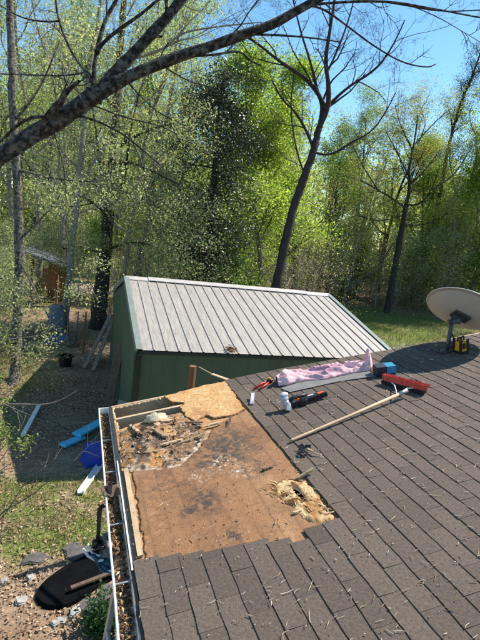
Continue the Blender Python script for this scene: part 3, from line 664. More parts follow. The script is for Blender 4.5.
g = Geo(); g.tube([q(c+[-.02, -.02], .02), q(c+[.02, -.05], .04), q(c+[.06, -.07], .02)], [.004, .012, .003], 5); g.tube([q(c+[.03, -.02], .02), q(c+[.05, -.1], .025), q(c+[.09, -.13], .012)], [.003, .009, .003], 5); rpart(t, 'curl', g, 'lumber_pale', c)
# roof twigs and catkins
def catkins():
    r = np.random.default_rng(12); g = Geo(); k = 0
    while k < 1500:
        u = r.uniform(U0+.03, 5.6); v = r.uniform(1.0, 4.9)
        if u < U0+PITCHU*NTORN and v > 2.2: 
            if r.uniform() > .12 or u < .55 or v > 4.0: continue
        if r.uniform() < .6:  u = U0+PITCHU*round((u-U0)/PITCHU)-r.uniform(.0, .02)
        L = r.uniform(.015, .055)*(1 if r.uniform() < .9 else 1.6); a = r.normal()*.55+pi*.06 if r.uniform() < .6 else r.uniform(0, 2*pi); cv_ = r.normal()*.55
        pts = []; p = np.array([u, v, .0085])
        for i in range(5): pts.append(p.copy()); a += cv_*.3; p = p+np.array([cos(a), sin(a), r.normal()*.08])*L/4; p[2] = max(.007, p[2])
        c = [(.56, .43, .28), (.44, .30, .17), (.68, .58, .44), (.30, .18, .09)][int(r.choice(4, p=[.36, .24, .28, .12]))]
        rad = r.uniform(.0007, .0021)*(1.5 if r.uniform() < .15 else 1); g.tube(pts, [rad*.6, rad, rad, rad, rad*.4], 4, c_=c); k += 1
    for _ in range(1500):
        u = r.uniform(U0, 5.4); v = r.uniform(1.0, 4.9); k_ = r.uniform(.002, .006)
        g.bar((u, v, .008), (u+k_, v+r.normal()*.005, .009), k_, .003, c_=(.5, .42, .33) if r.uniform() < .6 else (.28, .17, .09))
    return g.mesh('catkins', False, True)
tag(link('catkin_litter', catkins(), 'litter', M=MR), 'pale catkins, twigs and grit scattered over the shingles', 'twigs', kind='stuff')
# loose splinters in the rotten corner
r = np.random.default_rng(19)
SPL = [((163, 447), (183, 440), .03), ((178, 446), (205, 436), .035), ((172, 420), (150, 424), .04), ((155, 416), (158, 426), .05), ((150, 430), (168, 438), .03), ((185, 425), (203, 422), .03), ((130, 424), (140, 436), .03), ((190, 432), (180, 440), .025), ((205, 428), (222, 423), .03), ((296, 477), (316, 473), .016), ((225, 430), (232, 418), .02), ((262, 470), (273, 466), .02), ((293, 513), (302, 510), .02), ((145, 455), (160, 452), .025)]
spl_words = ['long brown splinter across the middle of the rotten patch', 'broad brown splinter at the right end of the rotten patch', 'pale block of broken wood below the rafter', 'short pale upright wood chunk inside the open corner', 'thin splinter on the grey rotten sheathing', 'dark splinter beneath the torn plywood', 'small upright splinter near the gutter end', 'short splinter right of the rotten gap', 'narrow splinter below the pale plywood', 'pale splinter jutting over the shingles at the small hole', 'thin dark sliver on the felt near the plywood', 'small sliver on the brown felt above the small hole', 'small chip just below the splintered hole', 'flat chip on the whitish rotten edge']
for i, (a, b, wd_) in enumerate(SPL):
    a = roofuv(*a); b = roofuv(*b); c = (a+b)/2; g = Geo(); n = 7; k = norm(b-a); pr = np.array([-k[1], k[0]])
    lft = [a+(b-a)*j/n+pr*wd_*(.5+r.normal()*.18)*(1 if 0 < j < n else .3) for j in range(n+1)]; rgt = [a+(b-a)*j/n-pr*wd_*(.5+r.normal()*.18)*(1 if 0 < j < n else .3) for j in range(n+1)]
    poly = [tuple(x-c) for x in lft]+[tuple(x-c) for x in rgt[::-1]]
    g.prism(poly, 0, .012+.01*r.uniform())
    me = g.mesh('wood_splinter'); o = link('wood_splinter', me, ['lumber', 'lumber_pale', 'old_wood'][[1, 0, 1, 1, 0, 2, 1, 0, 1, 1, 2, 2, 1, 0][i]])
    o.location = rp(c[0], c[1], .006 if i not in (9, 10, 11, 12) else (.004 if i == 9 else -.010)); o.rotation_euler = (r.normal()*.12, -SL+r.normal()*.15, 0)
    tag(o, spl_words[i], 'splinter', 'loose wood splinters on the stripped roof corner')
g = Geo()
for i in range(260):
    if i < 190: a = roofuv(r.uniform(122, 205), r.uniform(415, 466))
    else: a = roofuv(r.uniform(200, 300), r.uniform(425, 540))
    if i < 190 and sdf_poly(np.array([a[0]]), np.array([a[1]]), DEC)[0] < .02: continue
    p = np.array([a[0], a[1], (.0 if i < 190 else -.012)+r.uniform(0, .014)]); dd = norm(r.normal(size=3)*[1, 1, .35]); s_ = r.uniform(.005, .02) if i < 190 else r.uniform(.003, .009)
    cc = [(.55, .30, .12), (.66, .50, .32), (.12, .08, .06), (.035, .03, .03), (.42, .34, .26)][int(r.integers(5))]
    g.bar(p-dd*s_, p+dd*s_, s_*r.uniform(.4, 1.2), s_*r.uniform(.15, .5), up=norm(r.normal(size=3)), c_=cc)
for i in range(46):
    k0 = r.uniform(); a = roofuv(272+58*k0+r.normal()*4, 484+30*k0+r.normal()*5); an_ = r.normal()*.5+2.0; L_ = r.uniform(.02, .07)
    p = np.array([a[0], a[1], -.008+r.uniform(0, .008)]); dd = np.array([cos(an_), sin(an_), r.normal()*.12]); g.bar(p-dd*L_/2, p+dd*L_/2, r.uniform(.003, .009), .004, c_=[(.62, .42, .2), (.45, .24, .09), (.72, .55, .33), (.2, .1, .05)][int(r.integers(4))], tw=.3)
tag(link('rot_crumbs', g.mesh('rot_crumbs', False, True), 'rot', M=MR), 'crumbled bits of rotten wood in the stripped roof corner', 'wood crumbs', kind='stuff')
# insulation wad
c = roofuv(157, 419); V = []; g = Geo(); n1_, n2_ = 14, 10
for i in range(n1_):
    for j in range(n2_):
        th = 2*pi*i/n1_; ph = pi*(j/(n2_-1)-.5); rr = .075*(1+.9*(fbm(np.array(3+cos(th)*1.6+j*.5), np.array(sin(th)*1.6+j*.4), 5)-.5)); V.append((rr*cos(ph)*cos(th)*1.5, rr*cos(ph)*sin(th), rr*sin(ph)*.75))
g.add(V, [(i*n2_+j, ((i+1) % n1_)*n2_+j, ((i+1) % n1_)*n2_+j+1, i*n2_+j+1) for i in range(n1_) for j in range(n2_-1)])
mat('insulation', (.62, .54, .36), .95, .35, 25, 1., 60)
o = link('insulation_wad', g.mesh('insulation_wad', True), 'insulation'); o.location = rp(c[0], c[1], .0); tag(o, 'ragged cream wad of insulation in the open roof corner', 'insulation')
# satellite dish
bu = roofuv(447, 351); bw = rp(bu[0], bu[1], .003); D = (bw-CAM)@FW
dish = empty('satellite_dish', bw); tag(dish, 'large beige satellite dish mounted at the roof edge', 'satellite dish')
DC = at(463, 309, D+.05); vd = norm(ray(463, 309)); nd = norm(.43*vd+.9*(.33*RT+.94*UP))
e1 = norm(RT*.94-UP*.33-nd*((RT*.94-UP*.33)@nd)); e2 = np.cross(nd, e1)
ra, rb, dep = .43, .405, .085; g = Geo(); V = []; nr_, na = 10, 48
for side, off in ((0, 0), (1, -.008)):
    for i in range(1, nr_+1):
        for k in range(na):
            q_ = i/nr_; V.append(DC+e1*ra*q_*cos(2*pi*k/na)+e2*rb*q_*sin(2*pi*k/na)+nd*(dep*(q_*q_-1)+off))
    V.append(DC+nd*(-dep+off))
F = []; per = nr_*na+1
for side in (0, 1):
    b0_ = side*per
    for i in range(nr_-1):
        for k in range(na):
            f = (b0_+i*na+k, b0_+i*na+(k+1) % na, b0_+(i+1)*na+(k+1) % na, b0_+(i+1)*na+k); F.append(f if side else f[::-1])
    for k in range(na): f = (b0_+per-1, b0_+(k+1) % na, b0_+k); F.append(f if side else f[::-1])
for k in range(na): F.append(((nr_-1)*na+k, (nr_-1)*na+(k+1) % na, per+(nr_-1)*na+(k+1) % na, per+(nr_-1)*na+k))
g.add(V, F); rim = [DC+e1*ra*cos(2*pi*k/na)+e2*rb*sin(2*pi*k/na)-nd*.004 for k in range(na+1)]; g.tube(rim, .008, 6, False)
refl = link('reflector', g.mesh('reflector', True), 'dish', dish)
bk = DC-nd*(dep+.03); mp_ = at(452, 322, D)
g = Geo(); g.bar(bk+e1*.10, bk-e1*.10, .14, .03, up=nd); g.bar(bk-e1*.09-nd*.03, bk+e1*.03-nd*.06, .03, .08, up=nd); g.bar(bk-nd*.05, mp_, .07, .05, up=e1); g.tube([mp_+(.05*RT), mp_-(.05*RT)], .03, 10); link('mount_bracket', g.mesh('mount_bracket'), 'dark_metal', dish)
g = Geo(); g.tube([mp_+np.array([0, 0, .03]), mp_-np.array([0, 0, .08]), bw+(mp_-bw)*.35, bw], .024, 10); g.tube([mp_-np.array([0, 0, .1]), bw+np.array([.10, -.08, .03])], .011, 6); link('mast', g.mesh('mast', True), 'dark_metal', dish)
g = Geo(); g.bar(bw+np.array([-.12, -.02, -.022]), bw+np.array([.13, .02, .035]), .13, .014, up=NR)
for dx, dy in ((-.09, .04), (.09, .04), (-.09, -.04), (.09, -.04)): g.lathe([(.013, 0), (.013, .03), (.006, .034)], bw+np.array([dx, dy, dx*math.tan(SL)+.002]), 6)
link('foot_plate', g.mesh('foot_plate'), 'dark_metal', dish)
g = Geo(); ae = DC-e2*.12+nd*.40+e1*.20; g.bar(DC-e2*.40-nd*.02, ae, .03, .022, up=e1); link('feed_arm', g.mesh('feed_arm'), 'dark_metal', dish)
g = Geo(); g.bar(ae, ae+norm(DC-ae)*.10, .06, .06, up=e1); g.lathe([(.025, 0), (.03, .04), (.03, .05)], ae+norm(DC-ae)*.08, 12); link('receiver', g.mesh('receiver'), 'grey_plastic', dish)
# yellow tool
c = roofuv(460.5, 352.5); t = rthing('work_light', 'yellow and black cordless work light standing by the satellite dish', 'work light', c)
g = Geo(); g.box((*c, .092), (.085, .10, .10)); g.box((*c, .045), (.10, .115, .03)); rpart(t, 'body', g, 'yellow_plastic', c)
g = Geo()
for sx in (-1, 1):
    for sy in (-1, 1): g.box((c[0]+sx*.048, c[1]+sy*.055, .095), (.022, .022, .15))
g.box((c[0], c[1]-.054, .095), (.03, .014, .06)); g.box((c[0], c[1], .016), (.11, .13, .03)); rpart(t, 'guard', g, 'black_plastic', c)
g = Geo(); g.tube([(c[0]-.045, c[1], .15), (c[0]-.04, c[1], .19), (c[0]+.04, c[1], .19), (c[0]+.045, c[1], .15)], .011, 8); rpart(t, 'carry_handle', g, 'black_plastic', c, True)
# ================================================================== THINGS IN THE YARD
def G(px, py): p = ground(px, py); p[2] = float(ground_z(p[0], p[1])); return p
def plank(name, label, cat, a, b, w, h, m, z=.02, za=None, group=None):
    a = np.array(a, float); b = np.array(b, float); c = (a+b)/2; g = Geo(); g.bar(a-c, b-c, w, h)
    bm = bmesh.new(); me = g.mesh(name); bm.from_mesh(me); bmesh.ops.bevel(bm, geom=bm.edges[:], offset=min(w, h)*.12, segments=1, affect='EDGES'); bm.to_mesh(me); bm.free()
    o = link(name, me, m); o.location = c; return tag(o, label, cat, group)
p1, p2 = G(76, 440), G(97, 427); plank('foam_board', 'pale blue foam board lying flat, the upper of two by the shed', 'board', p1+[0, 0, .10], p2+[.12, 0, .13], .22, .05, 'blue_foam')
p1, p2 = G(62, 448), G(83, 439); plank('foam_board', 'pale blue foam board offcut lying lowest beside the blue bin', 'board', p1+[0, 0, .04], p2+[0, 0, .04], .18, .05, 'blue_foam')
p1, p2 = G(23, 438), G(39, 407); plank('downspout_piece', 'pale length of downspout lying in the shed shadow', 'downspout', p1+[0, 0, .05], p2+[0, 0, .05], .09, .06, 'white_pvc')
p1, p2 = G(80, 497), G(99, 469)
c = (p1+p2)/2; g = Geo(); n = np.array([p2[1]-p1[1], -(p2[0]-p1[0]), 0]); n = norm(n)
for sgn, w_, h_, z_ in ((0, .10, .006, .035), (1, .006, .06, .06), (-1, .006, .05, .055)): g.bar(p1-c+n*sgn*.05+[0, 0, z_], p2-c+n*sgn*.05+[0, 0, z_], w_, h_)
g.bar(p1-c+n*.02+[0, 0, .05], (p1+p2)/2-c+[0, 0, .05]+n*.03, .03, .01)
o = link('gutter_piece', g.mesh('gutter_piece'), 'white_pvc'); o.location = c; tag(o, 'short white gutter offcut lying on the sunlit grass', 'gutter piece')
# blue bin
p = G(95, 463); t = empty('recycling_bin', p, True); tag(t, 'upturned bright blue plastic bin near the gutter', 'bin'); t.rotation_euler = (pi, 0, .3); t.location.z += .35
g = Geo(); V = [(-.17, -.13, 0), (.17, -.13, 0), (.17, .13, 0), (-.17, .13, 0), (-.21, -.17, .34), (.21, -.17, .34), (.21, .17, .34), (-.21, .17, .34), (-.195, -.155, .34), (.195, -.155, .34), (.195, .155, .34), (-.195, .155, .34), (-.16, -.12, .02), (.16, -.12, .02), (.16, .12, .02), (-.16, .12, .02)]
g.add(V, [(0, 3, 2, 1), (0, 1, 5, 4), (1, 2, 6, 5), (2, 3, 7, 6), (3, 0, 4, 7), (4, 5, 9, 8), (5, 6, 10, 9), (6, 7, 11, 10), (7, 4, 8, 11), (8, 9, 13, 12), (9, 10, 14, 13), (10, 11, 15, 14), (11, 8, 12, 15), (12, 13, 14, 15)]); o = link('tub', g.mesh('tub'), 'blue_bin'); o.parent = t
g = Geo(); g.tube([(-.215, -.175, .33), (.215, -.175, .33), (.215, .175, .33), (-.215, .175, .33), (-.215, -.175, .33)], .014, 6, False); o = link('rim', g.mesh('rim'), 'blue_bin'); o.parent = t
# dark tub far back
p = G(65, 366); t = empty('black_tub', p, True); tag(t, 'round black plastic tub standing on bare ground behind the shed', 'tub')
g = Geo(); g.lathe([(.17, 0), (.20, .30), (.225, .31), (.225, .335), (.19, .335), (.165, .04), (.001, .04)], n=24); o = link('pot', g.mesh('pot', False), 'black_plastic'); o.parent = t
g = Geo()
for sx in (-1, 1): g.tube([(sx*.22, -.05, .28), (sx*.255, 0, .29), (sx*.22, .05, .28)], .012, 6)
o = link('handle', g.mesh('handle'), 'black_plastic'); o.parent = t
# boards leaning on shed
for i, (a, b, lab) in enumerate((((84, 369), (106, 325), 'long weathered board leaning against the shed gable, outer one'), ((93, 371), (109, 330), 'weathered board leaning against the shed gable, nearer the wall'))):
    p = G(*a); r_ = ray(*b); tt_ = (SX0-.03-.05*i-CAM[0])/r_[0]; q_ = CAM+r_*tt_
    if not (8 < q_[1] < 17): q_ = np.array([SX0-.05, p[1]+.9, 1.5])
    plank('leaning_board', lab, 'board', p+[0, 0, .03], [SX0-.04, min(q_[1], p[1]+1.6), min(max(q_[2], 1.2), 2.0)], .12, .03, 'bark_pale', group='boards leaning on the shed gable')
p = np.array([.86, 11.2, 0]); plank('dark_board', 'dark board propped upright against the green gable wall', 'board', p, [1.04, 11.5, 1.5], .22, .03, 'old_wood')
p = np.array([.93, 8.75, 0]); t = plank('pale_panel', 'pale triangular panel end showing beside the shed corner', 'panel', p+[0, 0, .0], p+[.06, .1, 1.05], .30, .02, 'green_trim')
# post and slat between house and shed
pp = at(193, 366, 6.6); g = Geo(); t = empty('wooden_post', (pp[0], pp[1], 0), True); tag(t, 'wooden post with a pale slat between the house and the green shed', 'post')
g.tube([(0, 0, 0), (.005, 0, pp[2]*.5), (0, 0, pp[2])], [.055, .052, .05], 10); o = link('post', g.mesh('post'), 'brown_board'); o.parent = t
q1 = at(199, 367, 6.55)-np.array([pp[0], pp[1], 0]); q2 = at(240, 384, 6.2)-np.array([pp[0], pp[1], 0]); q3 = at(212, 374, 6.45)-np.array([pp[0], pp[1], 0])
g = Geo(); g.tube([q1, (q1+q3)/2, q3], .008, 5); g.bar(q3, q2, .06, .012); o = link('slat', g.mesh('slat'), 'lumber_pale'); o.parent = t
# wild far-left clutter: small open lean-to, barrel, stakes
B0 = G(39, 306); th = .35
lt = empty('lean_to', B0, True); lt.rotation_euler = (0, 0, -.25); tag(lt, 'small brown wooden lean-to with a dark sloping roof among the left trees', 'lean-to')
def lpart(name, g, m, parent=lt): o = link(name, g.mesh(name), m); o.parent = parent; return o
for x, h in ((-.85, 2.35), (.75, 1.95)):
    for y in (0, 1.4): g = Geo(); g.box((x, y, h/2), (.10, .10, h)); lpart('post', g, 'brown_board')
for i in range(5): g = Geo(); g.box((.55, .02-.035, .0), (.01, .01, .01)); g = Geo(); g.box((.0+.18*i-.02, 1.42, 1.0), (.17, .025, 1.9+.0*i)); lpart('board', g, 'brown_board')
for i in range(4): g = Geo(); g.box((.42+.0*i, -.06, .95+.24*i), (.62, .025, .22)); lpart('board', g, 'brown_board')
g = Geo(); g.bar((-1.1, .7, 2.52), (1.1, .7, 1.96), 2.1, .05); rfp = lpart('roof', g, 'tin_roof')
for i in range(3): g = Geo(); g.bar((-1.1, -.25+i*.95, 2.555), (1.1, -.25+i*.95, 1.995), .06, .03); lpart('roof_rib', g, 'tin_roof', rfp)
p = G(56, 336); t = empty('barrel', p, True); tag(t, 'blue plastic barrel standing in front of the brown lean-to', 'barrel')
g = Geo(); g.lathe([(.27, 0), (.29, .03), (.29, .28), (.305, .30), (.305, .34), (.29, .36), (.29, .70), (.305, .72), (.305, .76), (.29, .78), (.285, 1.08), (.26, 1.12), (.24, 1.10), (.001, 1.10)], n=22); o = link('drum', g.mesh('drum', False), 'blue_barrel'); o.parent = t
g = Geo(); g.lathe([(.04, 1.10), (.04, 1.14), (.001, 1.14)], (.12, 0, 0), 10); o = link('cap', g.mesh('cap'), 'black_plastic'); o.parent = t
for i, (px, py, h, r_, m, lab) in enumerate(((83, 354, 1.35, .035, 'brown_board', 'weathered wooden stake standing left of the shed'), (66, 345, 1.5, .02, 'bark_pale', 'thin pale stake right of the blue barrel'), (76, 342, 1.1, .025, 'bark_grey', 'short grey stake between the barrel and the wooden stake'))):
    p = G(px, py); g = Geo(); g.tube([(0, 0, 0), (.02, .01, h*.5), (.01, 0, h)], [r_, r_*.95, r_*.8], 6); o = link('stake', g.mesh('stake'), m); o.location = p; tag(o, lab, 'stake', 'stakes standing left of the shed')
for i, (px, py, s_, m, lab) in enumerate(((40, 338, .5, 'old_wood', 'low heap of dark junk left of the blue barrel'), (58, 342, .45, 'blue_tarp', 'crumpled blue tarp heap at the foot of the barrel'), (70, 346, .35, 'old_wood', 'small dark heap right of the barrel'), (30, 350, .4, 'stone_dark', 'dark lump on the ground near the left trunk'))):
    p = G(px, py); g = Geo(); V = []; n1_, n2_ = 16, 8
    for a in range(n1_):
        for b in range(n2_): th_ = 2*pi*a/n1_; ph = pi/2*b/(n2_-1); rr = s_*(.6+.8*float(fbm(np.array(4+i+cos(th_)*1.4+b*.3), np.array(7+sin(th_)*1.4), 3+i))); V.append((rr*cos(ph)*cos(th_), rr*cos(ph)*sin(th_)*.8, rr*sin(ph)*.6))
    g.add(V, [(a*n2_+b, ((a+1) % n1_)*n2_+b, ((a+1) % n1_)*n2_+b+1, a*n2_+b+1) for a in range(n1_) for b in range(n2_-1)]); o = link('junk_heap', g.mesh('junk_heap', False), m); o.location = p; tag(o, lab, 'heap', 'heaps around the barrel')
# pond by the corner of the house
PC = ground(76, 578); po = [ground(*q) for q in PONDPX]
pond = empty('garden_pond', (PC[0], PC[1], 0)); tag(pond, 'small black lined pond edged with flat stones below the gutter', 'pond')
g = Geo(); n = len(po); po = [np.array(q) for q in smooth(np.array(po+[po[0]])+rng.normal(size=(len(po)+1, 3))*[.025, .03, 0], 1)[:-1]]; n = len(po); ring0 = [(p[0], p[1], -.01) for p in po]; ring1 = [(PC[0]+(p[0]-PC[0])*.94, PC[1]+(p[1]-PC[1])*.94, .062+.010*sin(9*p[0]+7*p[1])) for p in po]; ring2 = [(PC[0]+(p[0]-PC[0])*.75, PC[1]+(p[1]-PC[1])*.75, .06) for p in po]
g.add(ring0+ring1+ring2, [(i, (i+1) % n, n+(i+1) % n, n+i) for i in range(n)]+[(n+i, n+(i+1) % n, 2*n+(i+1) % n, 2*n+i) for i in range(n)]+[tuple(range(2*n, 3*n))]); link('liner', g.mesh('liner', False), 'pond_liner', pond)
stones = [(35, 562, .115, 'd', 'flat dark stone lying on the grass above the pond'), (75, 555, .14, 'd', 'broad dark flagstone on the far rim of the pond'), (30, 580, .065, 'p', 'pale rock left of the pond'), (22, 602, .07, 'p', 'pale rock below left of the pond'), (4, 583, .05, 'p', 'pale rock at the left edge of the photo'), (78, 612, .10, 'p', 'pale flat stone on the near rim of the pond'), (60, 622, .08, 'p', 'pale stone nearest the bottom among the pond stones'), (95, 606, .13, 'g', 'grey flagstone on the near rim of the pond'), (108, 596, .11, 'g', 'grey flagstone tucked under the gutter')]
for i, (px, py, s_, k, lab) in enumerate(stones):
    p = G(px, py); r = np.random.default_rng(300+i); n = 15; an = (np.arange(n)+r.uniform(-.3, .3, n))*2*pi/n; rr = s_*(1.35 if k != 'p' else 1.0)*(.5+1.0*vn(np.cos(an)*1.9+i*3, np.sin(an)*1.9, 3))*(1+.10*np.cos(2*an+i))
    top = [(rr[j]*cos(an[j])*.9, rr[j]*sin(an[j])*.8, .028+r.normal()*.004) for j in range(n)]; bot = [(x*1.06, y*1.06, -.02) for x, y, z in top]
    g = Geo(); g.add(top+bot, [tuple(range(n))]+[(j, n+j, n+(j+1) % n, (j+1) % n) for j in range(n)]); me = g.mesh('flat_stone')
    bm = bmesh.new(); bm.from_mesh(me); bmesh.ops.bevel(bm, geom=[e for e in bm.edges if all(v.co.z > .01 for v in e.verts)], offset=.012, segments=2, affect='EDGES'); bm.to_mesh(me); bm.free()
    o = link('flat_stone', me, {'d': 'stone_dark', 'p': 'stone_pale', 'g': 'stone_dark'}[k]); o.location = p+np.array([0, 0, .005]); tag(o, lab, 'stone', 'stones around the small pond')
p1, p2 = ground(70, 597), ground(118, 578); plank('pond_board', 'narrow brown board lying across the black pond', 'board', p1+[0, 0, .12], p2+[0, 0, .12], .05, .03, 'old_wood')
# grey tarp bundle hanging from the gutter on a black strap
hk = np.array([GX0-.01, roofuv(107, 500)[1], GZ-.02]); bc = at(104, 553, (ground(104, 553)-CAM)@FW*.80)
t = empty('tarp_bundle', bc); tag(t, 'grey and blue tarp bundle hanging by a black strap from the gutter', 'tarp')
dB = (bc-CAM)@FW
def sheet(name, q, m, amp, seed):
    g = Geo(); V = []; nA, nB = 16, 16
    for a in range(nA):
        for b in range(nB):
            x_, y_ = a/(nA-1), b/(nB-1); px = (q[0][0]*(1-x_)+q[1][0]*x_)*(1-y_)+(q[3][0]*(1-x_)+q[2][0]*x_)*y_; py = (q[0][1]*(1-x_)+q[1][1]*x_)*(1-y_)+(q[3][1]*(1-x_)+q[2][1]*x_)*y_
            f_ = float(fbm(np.array(x_*3.2+seed), np.array(y_*2.2), seed)); e_ = 2.5*(float(vn(np.array(a*.7), np.array(b*.7), seed+2))-.5); V.append(at(px+e_, py+e_*.7, dB+amp*(f_-.5)*2-.10*y_))
    g.add(V, [(a*nB+b, (a+1)*nB+b, (a+1)*nB+b+1, a*nB+b+1) for a in range(nA-1) for b in range(nB-1)]); o = link(name, g.mesh(name, True), m, t); md = o.modifiers.new('s', 'SOLIDIFY'); md.thickness = .006
sheet('tarp', [(102, 533), (119, 528), (121, 559), (100, 557)], 'grey_tarp', .16, 3); sheet('blue_fold', [(91, 554), (121, 558), (122, 576), (101, 572)], 'blue_tarp', .14, 8); sheet('dark_fold', [(93, 538), (105, 536), (104, 550), (92, 549)], 'black_plastic', .10, 14)
st = at(97, 540, (bc-CAM)@FW); g = Geo()
pts = [hk, hk+np.array([-.03, 0, -.02]), hk+(st-hk)*.3+np.array([-.02, 0, -.02]), hk+(st-hk)*.7, st, bc+np.array([-.05, 0, .1])]
for a_, b_ in zip(pts[:-1], pts[1:]): g.bar(a_, b_+(b_-a_)*.03, .035, .006, up=(0, 1, .2))
link('strap', g.mesh('strap'), 'black_plastic', t)
g = Geo(); g.tube([at(83, 549, dB), at(88, 556, dB-.05), at(97, 561, dB-.08), at(103, 560, dB-.1)], .014, 6); g.tube([at(88, 544, dB), at(92, 553, dB-.06), at(100, 556, dB-.1)], .010, 6); link('buckle', g.mesh('buckle'), 'white_pvc', t)
#, bc+np.array([-.16, -.1, -.12]), bc+np.array([-.05, -.16, -.14])], .014, 6); g.tube([bc+np.array([-.2, .0, -.02]), bc+np.array([-.13, -.06, -.06])], .012, 6); link('buckle', g.mesh('buckle'), 'white_pvc', t)
# tall light ladder rails under the gutter
fp_ = ground(101, 640); tp = np.array([GX0-.035, 2.42, GZ-.03]); ld = empty('ladder', (fp_[0]-.0, 2.1, 0)); tag(ld, 'pale aluminium ladder leaning up under the gutter at the bottom', 'ladder')
xb = GX0-.19
for y in (2.18, 2.50):
    g = Geo(); g.bar((xb, y, 0.01), (GX0+.03, y, GZ-.12), .025, .06, up=(0, 1, 0)); link('rail', g.mesh('rail'), 'dull_metal', ld)
for j in range(7): f_ = (j+.6)/7.4; g = Geo(); x_ = xb+(GX0+.03-xb)*f_; g.tube([(x_, 2.18, (GZ-.12)*f_), (x_, 2.50, (GZ-.12)*f_)], .014, 8); link('rung', g.mesh('rung'), 'dull_metal', ld)
# ================================================================== TREES
def perp(d, r):
    a = np.cross(d, r.normal(size=3)); return a/(np.linalg.norm(a)+1e-9)
def grow(r, p, d, rad, L, lev, mx, out, tips, up=.10, wig=.16, nch=(5, 8), ang=(.5, 1.0), lf=(.40, .65), start=.3, tipf=.35):
    n = max(3, min(12, int(L/.35)+2)) if lev < mx else 3
    pts = [p]; dd = d.copy(); st = L/n
    for i in range(n):
        dd = norm(dd+r.normal(size=3)*wig+np.array([0, 0, up])); pts.append(pts[-1]+dd*st)
    rads = rad*np.linspace(1, tipf, n+1); out.append((np.array(pts), rads, lev))
    if lev >= mx-1:
        for i in range(1, n+1): tips.append(pts[i])
    if lev < mx:
        for _ in range(int(r.integers(nch[0], nch[1]+1))):
            t = r.uniform(start, 1.0)*n; i = min(n-1, int(t)); f = t-i; q = pts[i]*(1-f)+pts[i+1]*f
            ld = norm(pts[i+1]-pts[i]); a = r.uniform(*ang); nd_ = norm(ld*cos(a)+perp(ld, r)*sin(a))
            grow(r, q, nd_, max(.004, (rads[i]*(1-f)+rads[i+1]*f)*r.uniform(.4, .62)), L*r.uniform(*lf), lev+1, mx, out, tips, up, wig, nch, ang, lf, .2, tipf)
def woodmesh(name, out, sides=(8, 6, 4, 3, 3, 3)):
    g = Geo()
    for pts, rads, lev in out: g.tube(pts, rads, sides[min(lev, 5)], lev == 0, rough=.16 if lev == 0 else 0)
    return g.mesh(name, True)
def crown_mesh(name, tips, r, per, spread, size, pal, w=None, flat=.7, up=.3, aspect=.6, cl=None):
    T = np.array(tips); n = len(T)*per; P = np.repeat(T, per, 0)+r.normal(size=(n, 3))*spread*np.array([1, 1, flat])
    tone = np.repeat(r.uniform(.7, 1.3, len(T)), per)[:, None]
    return leafmesh(name, P, size, r, np.clip(pick(r, n, pal, w, .22)*tone, 0, 1), up, aspect)
PAL0 = {
 'spring': [(.10, .145, .035), (.14, .185, .055), (.18, .215, .085), (.085, .115, .04)],
 'pale': [(.165, .19, .095), (.20, .215, .125), (.135, .165, .075), (.21, .20, .14)],
 'lime': [(.13, .185, .025), (.17, .22, .035), (.10, .155, .02), (.20, .24, .06)],
 'olive': [(.13, .135, .03), (.18, .175, .045), (.10, .115, .028), (.22, .20, .07)],
 'dark': [(.018, .035, .012), (.028, .05, .018), (.04, .065, .022), (.012, .024, .01)],
 'pine': [(.016, .034, .018), (.026, .048, .024), (.035, .055, .026)],
 'brown': [(.16, .12, .085), (.22, .18, .13), (.12, .10, .06), (.12, .135, .05)],
 'mid': [(.06, .10, .022), (.085, .13, .03), (.11, .155, .04), (.045, .075, .02)]}
PAL = {k: [tuple(min(.5, q*(1.15 if k in ('dark', 'pine') else 1.75)) for q in c) for c in v] for k, v in PAL0.items()}
def make_tree(name, seed, H, rad, pal, per=7, spread=.22, size=.10, mx=3, bark='bark_grey', lean=(0, 0), clear=.3, nl=(8, 12), lb=(.28, .45), up=.10, leaf='leaf', ang=(.6, 1.15), flat=.7, nch=(5, 8), aspect=.6):
    r = np.random.default_rng(seed); out = []; tips = []; n = 12
    pts = [np.zeros(3)]; d = norm(np.array([lean[0], lean[1], 1.]))
    for i in range(n): d = norm(d+r.normal(size=3)*.055+np.array([0, 0, .04])); pts.append(pts[-1]+d*H/n)
    pts = np.array(pts); rads = rad*np.concatenate([[1.25], np.linspace(1, .18, n)]); trunk = [(pts, rads, 0)]
    k = int(r.integers(*nl))
    for j in range(k):
        f = clear+(1-clear)*((j+r.uniform())/k); t = f*n; i = min(n-1, int(t)); q = pts[i]+(pts[i+1]-pts[i])*(t-i); a = r.uniform(*ang)*(1.15-.5*f)
        az = j*2.4+r.normal()*.4; dd = norm(np.array([cos(az)*sin(a), sin(az)*sin(a), cos(a)]))
        grow(r, q, dd, np.interp(t, range(n+1), rads)*r.uniform(.45, .7), H*r.uniform(*lb)*(1.15-.75*f), 1, mx, out, tips, up, nch=nch)
    root = empty(name, (0, 0, 0), True)
    g = woodmesh('trunk', trunk, (12,)); o = link('trunk', g, bark); o.parent = root
    if out: o = link('limbs', woodmesh('limbs', out), bark); o.parent = root
    if per: o = link('crown', crown_mesh('crown', tips, r, per, spread, size, PAL[pal], None, flat, aspect=aspect), leaf); o.parent = root
    return root
def copy_tree(t):
    c = t.copy(); COL.objects.link(c)
    for ch in t.children: k = ch.copy(); COL.objects.link(k); k.parent = c
    return c
def place(t, px, dist, sc=1., rot=0., label=None, group='trees of the wood behind the shed', py=250, zs=1., cat='tree'):
    r = ray(px, py); h = norm(np.array([r[0], r[1], 0])); p = h*dist; t.location = (p[0], p[1], float(ground_z(p[0], p[1]))-.05)
    t.rotation_euler = (0, 0, rot); t.scale = (sc, sc, sc*zs); tag(t, label, cat, group); return t
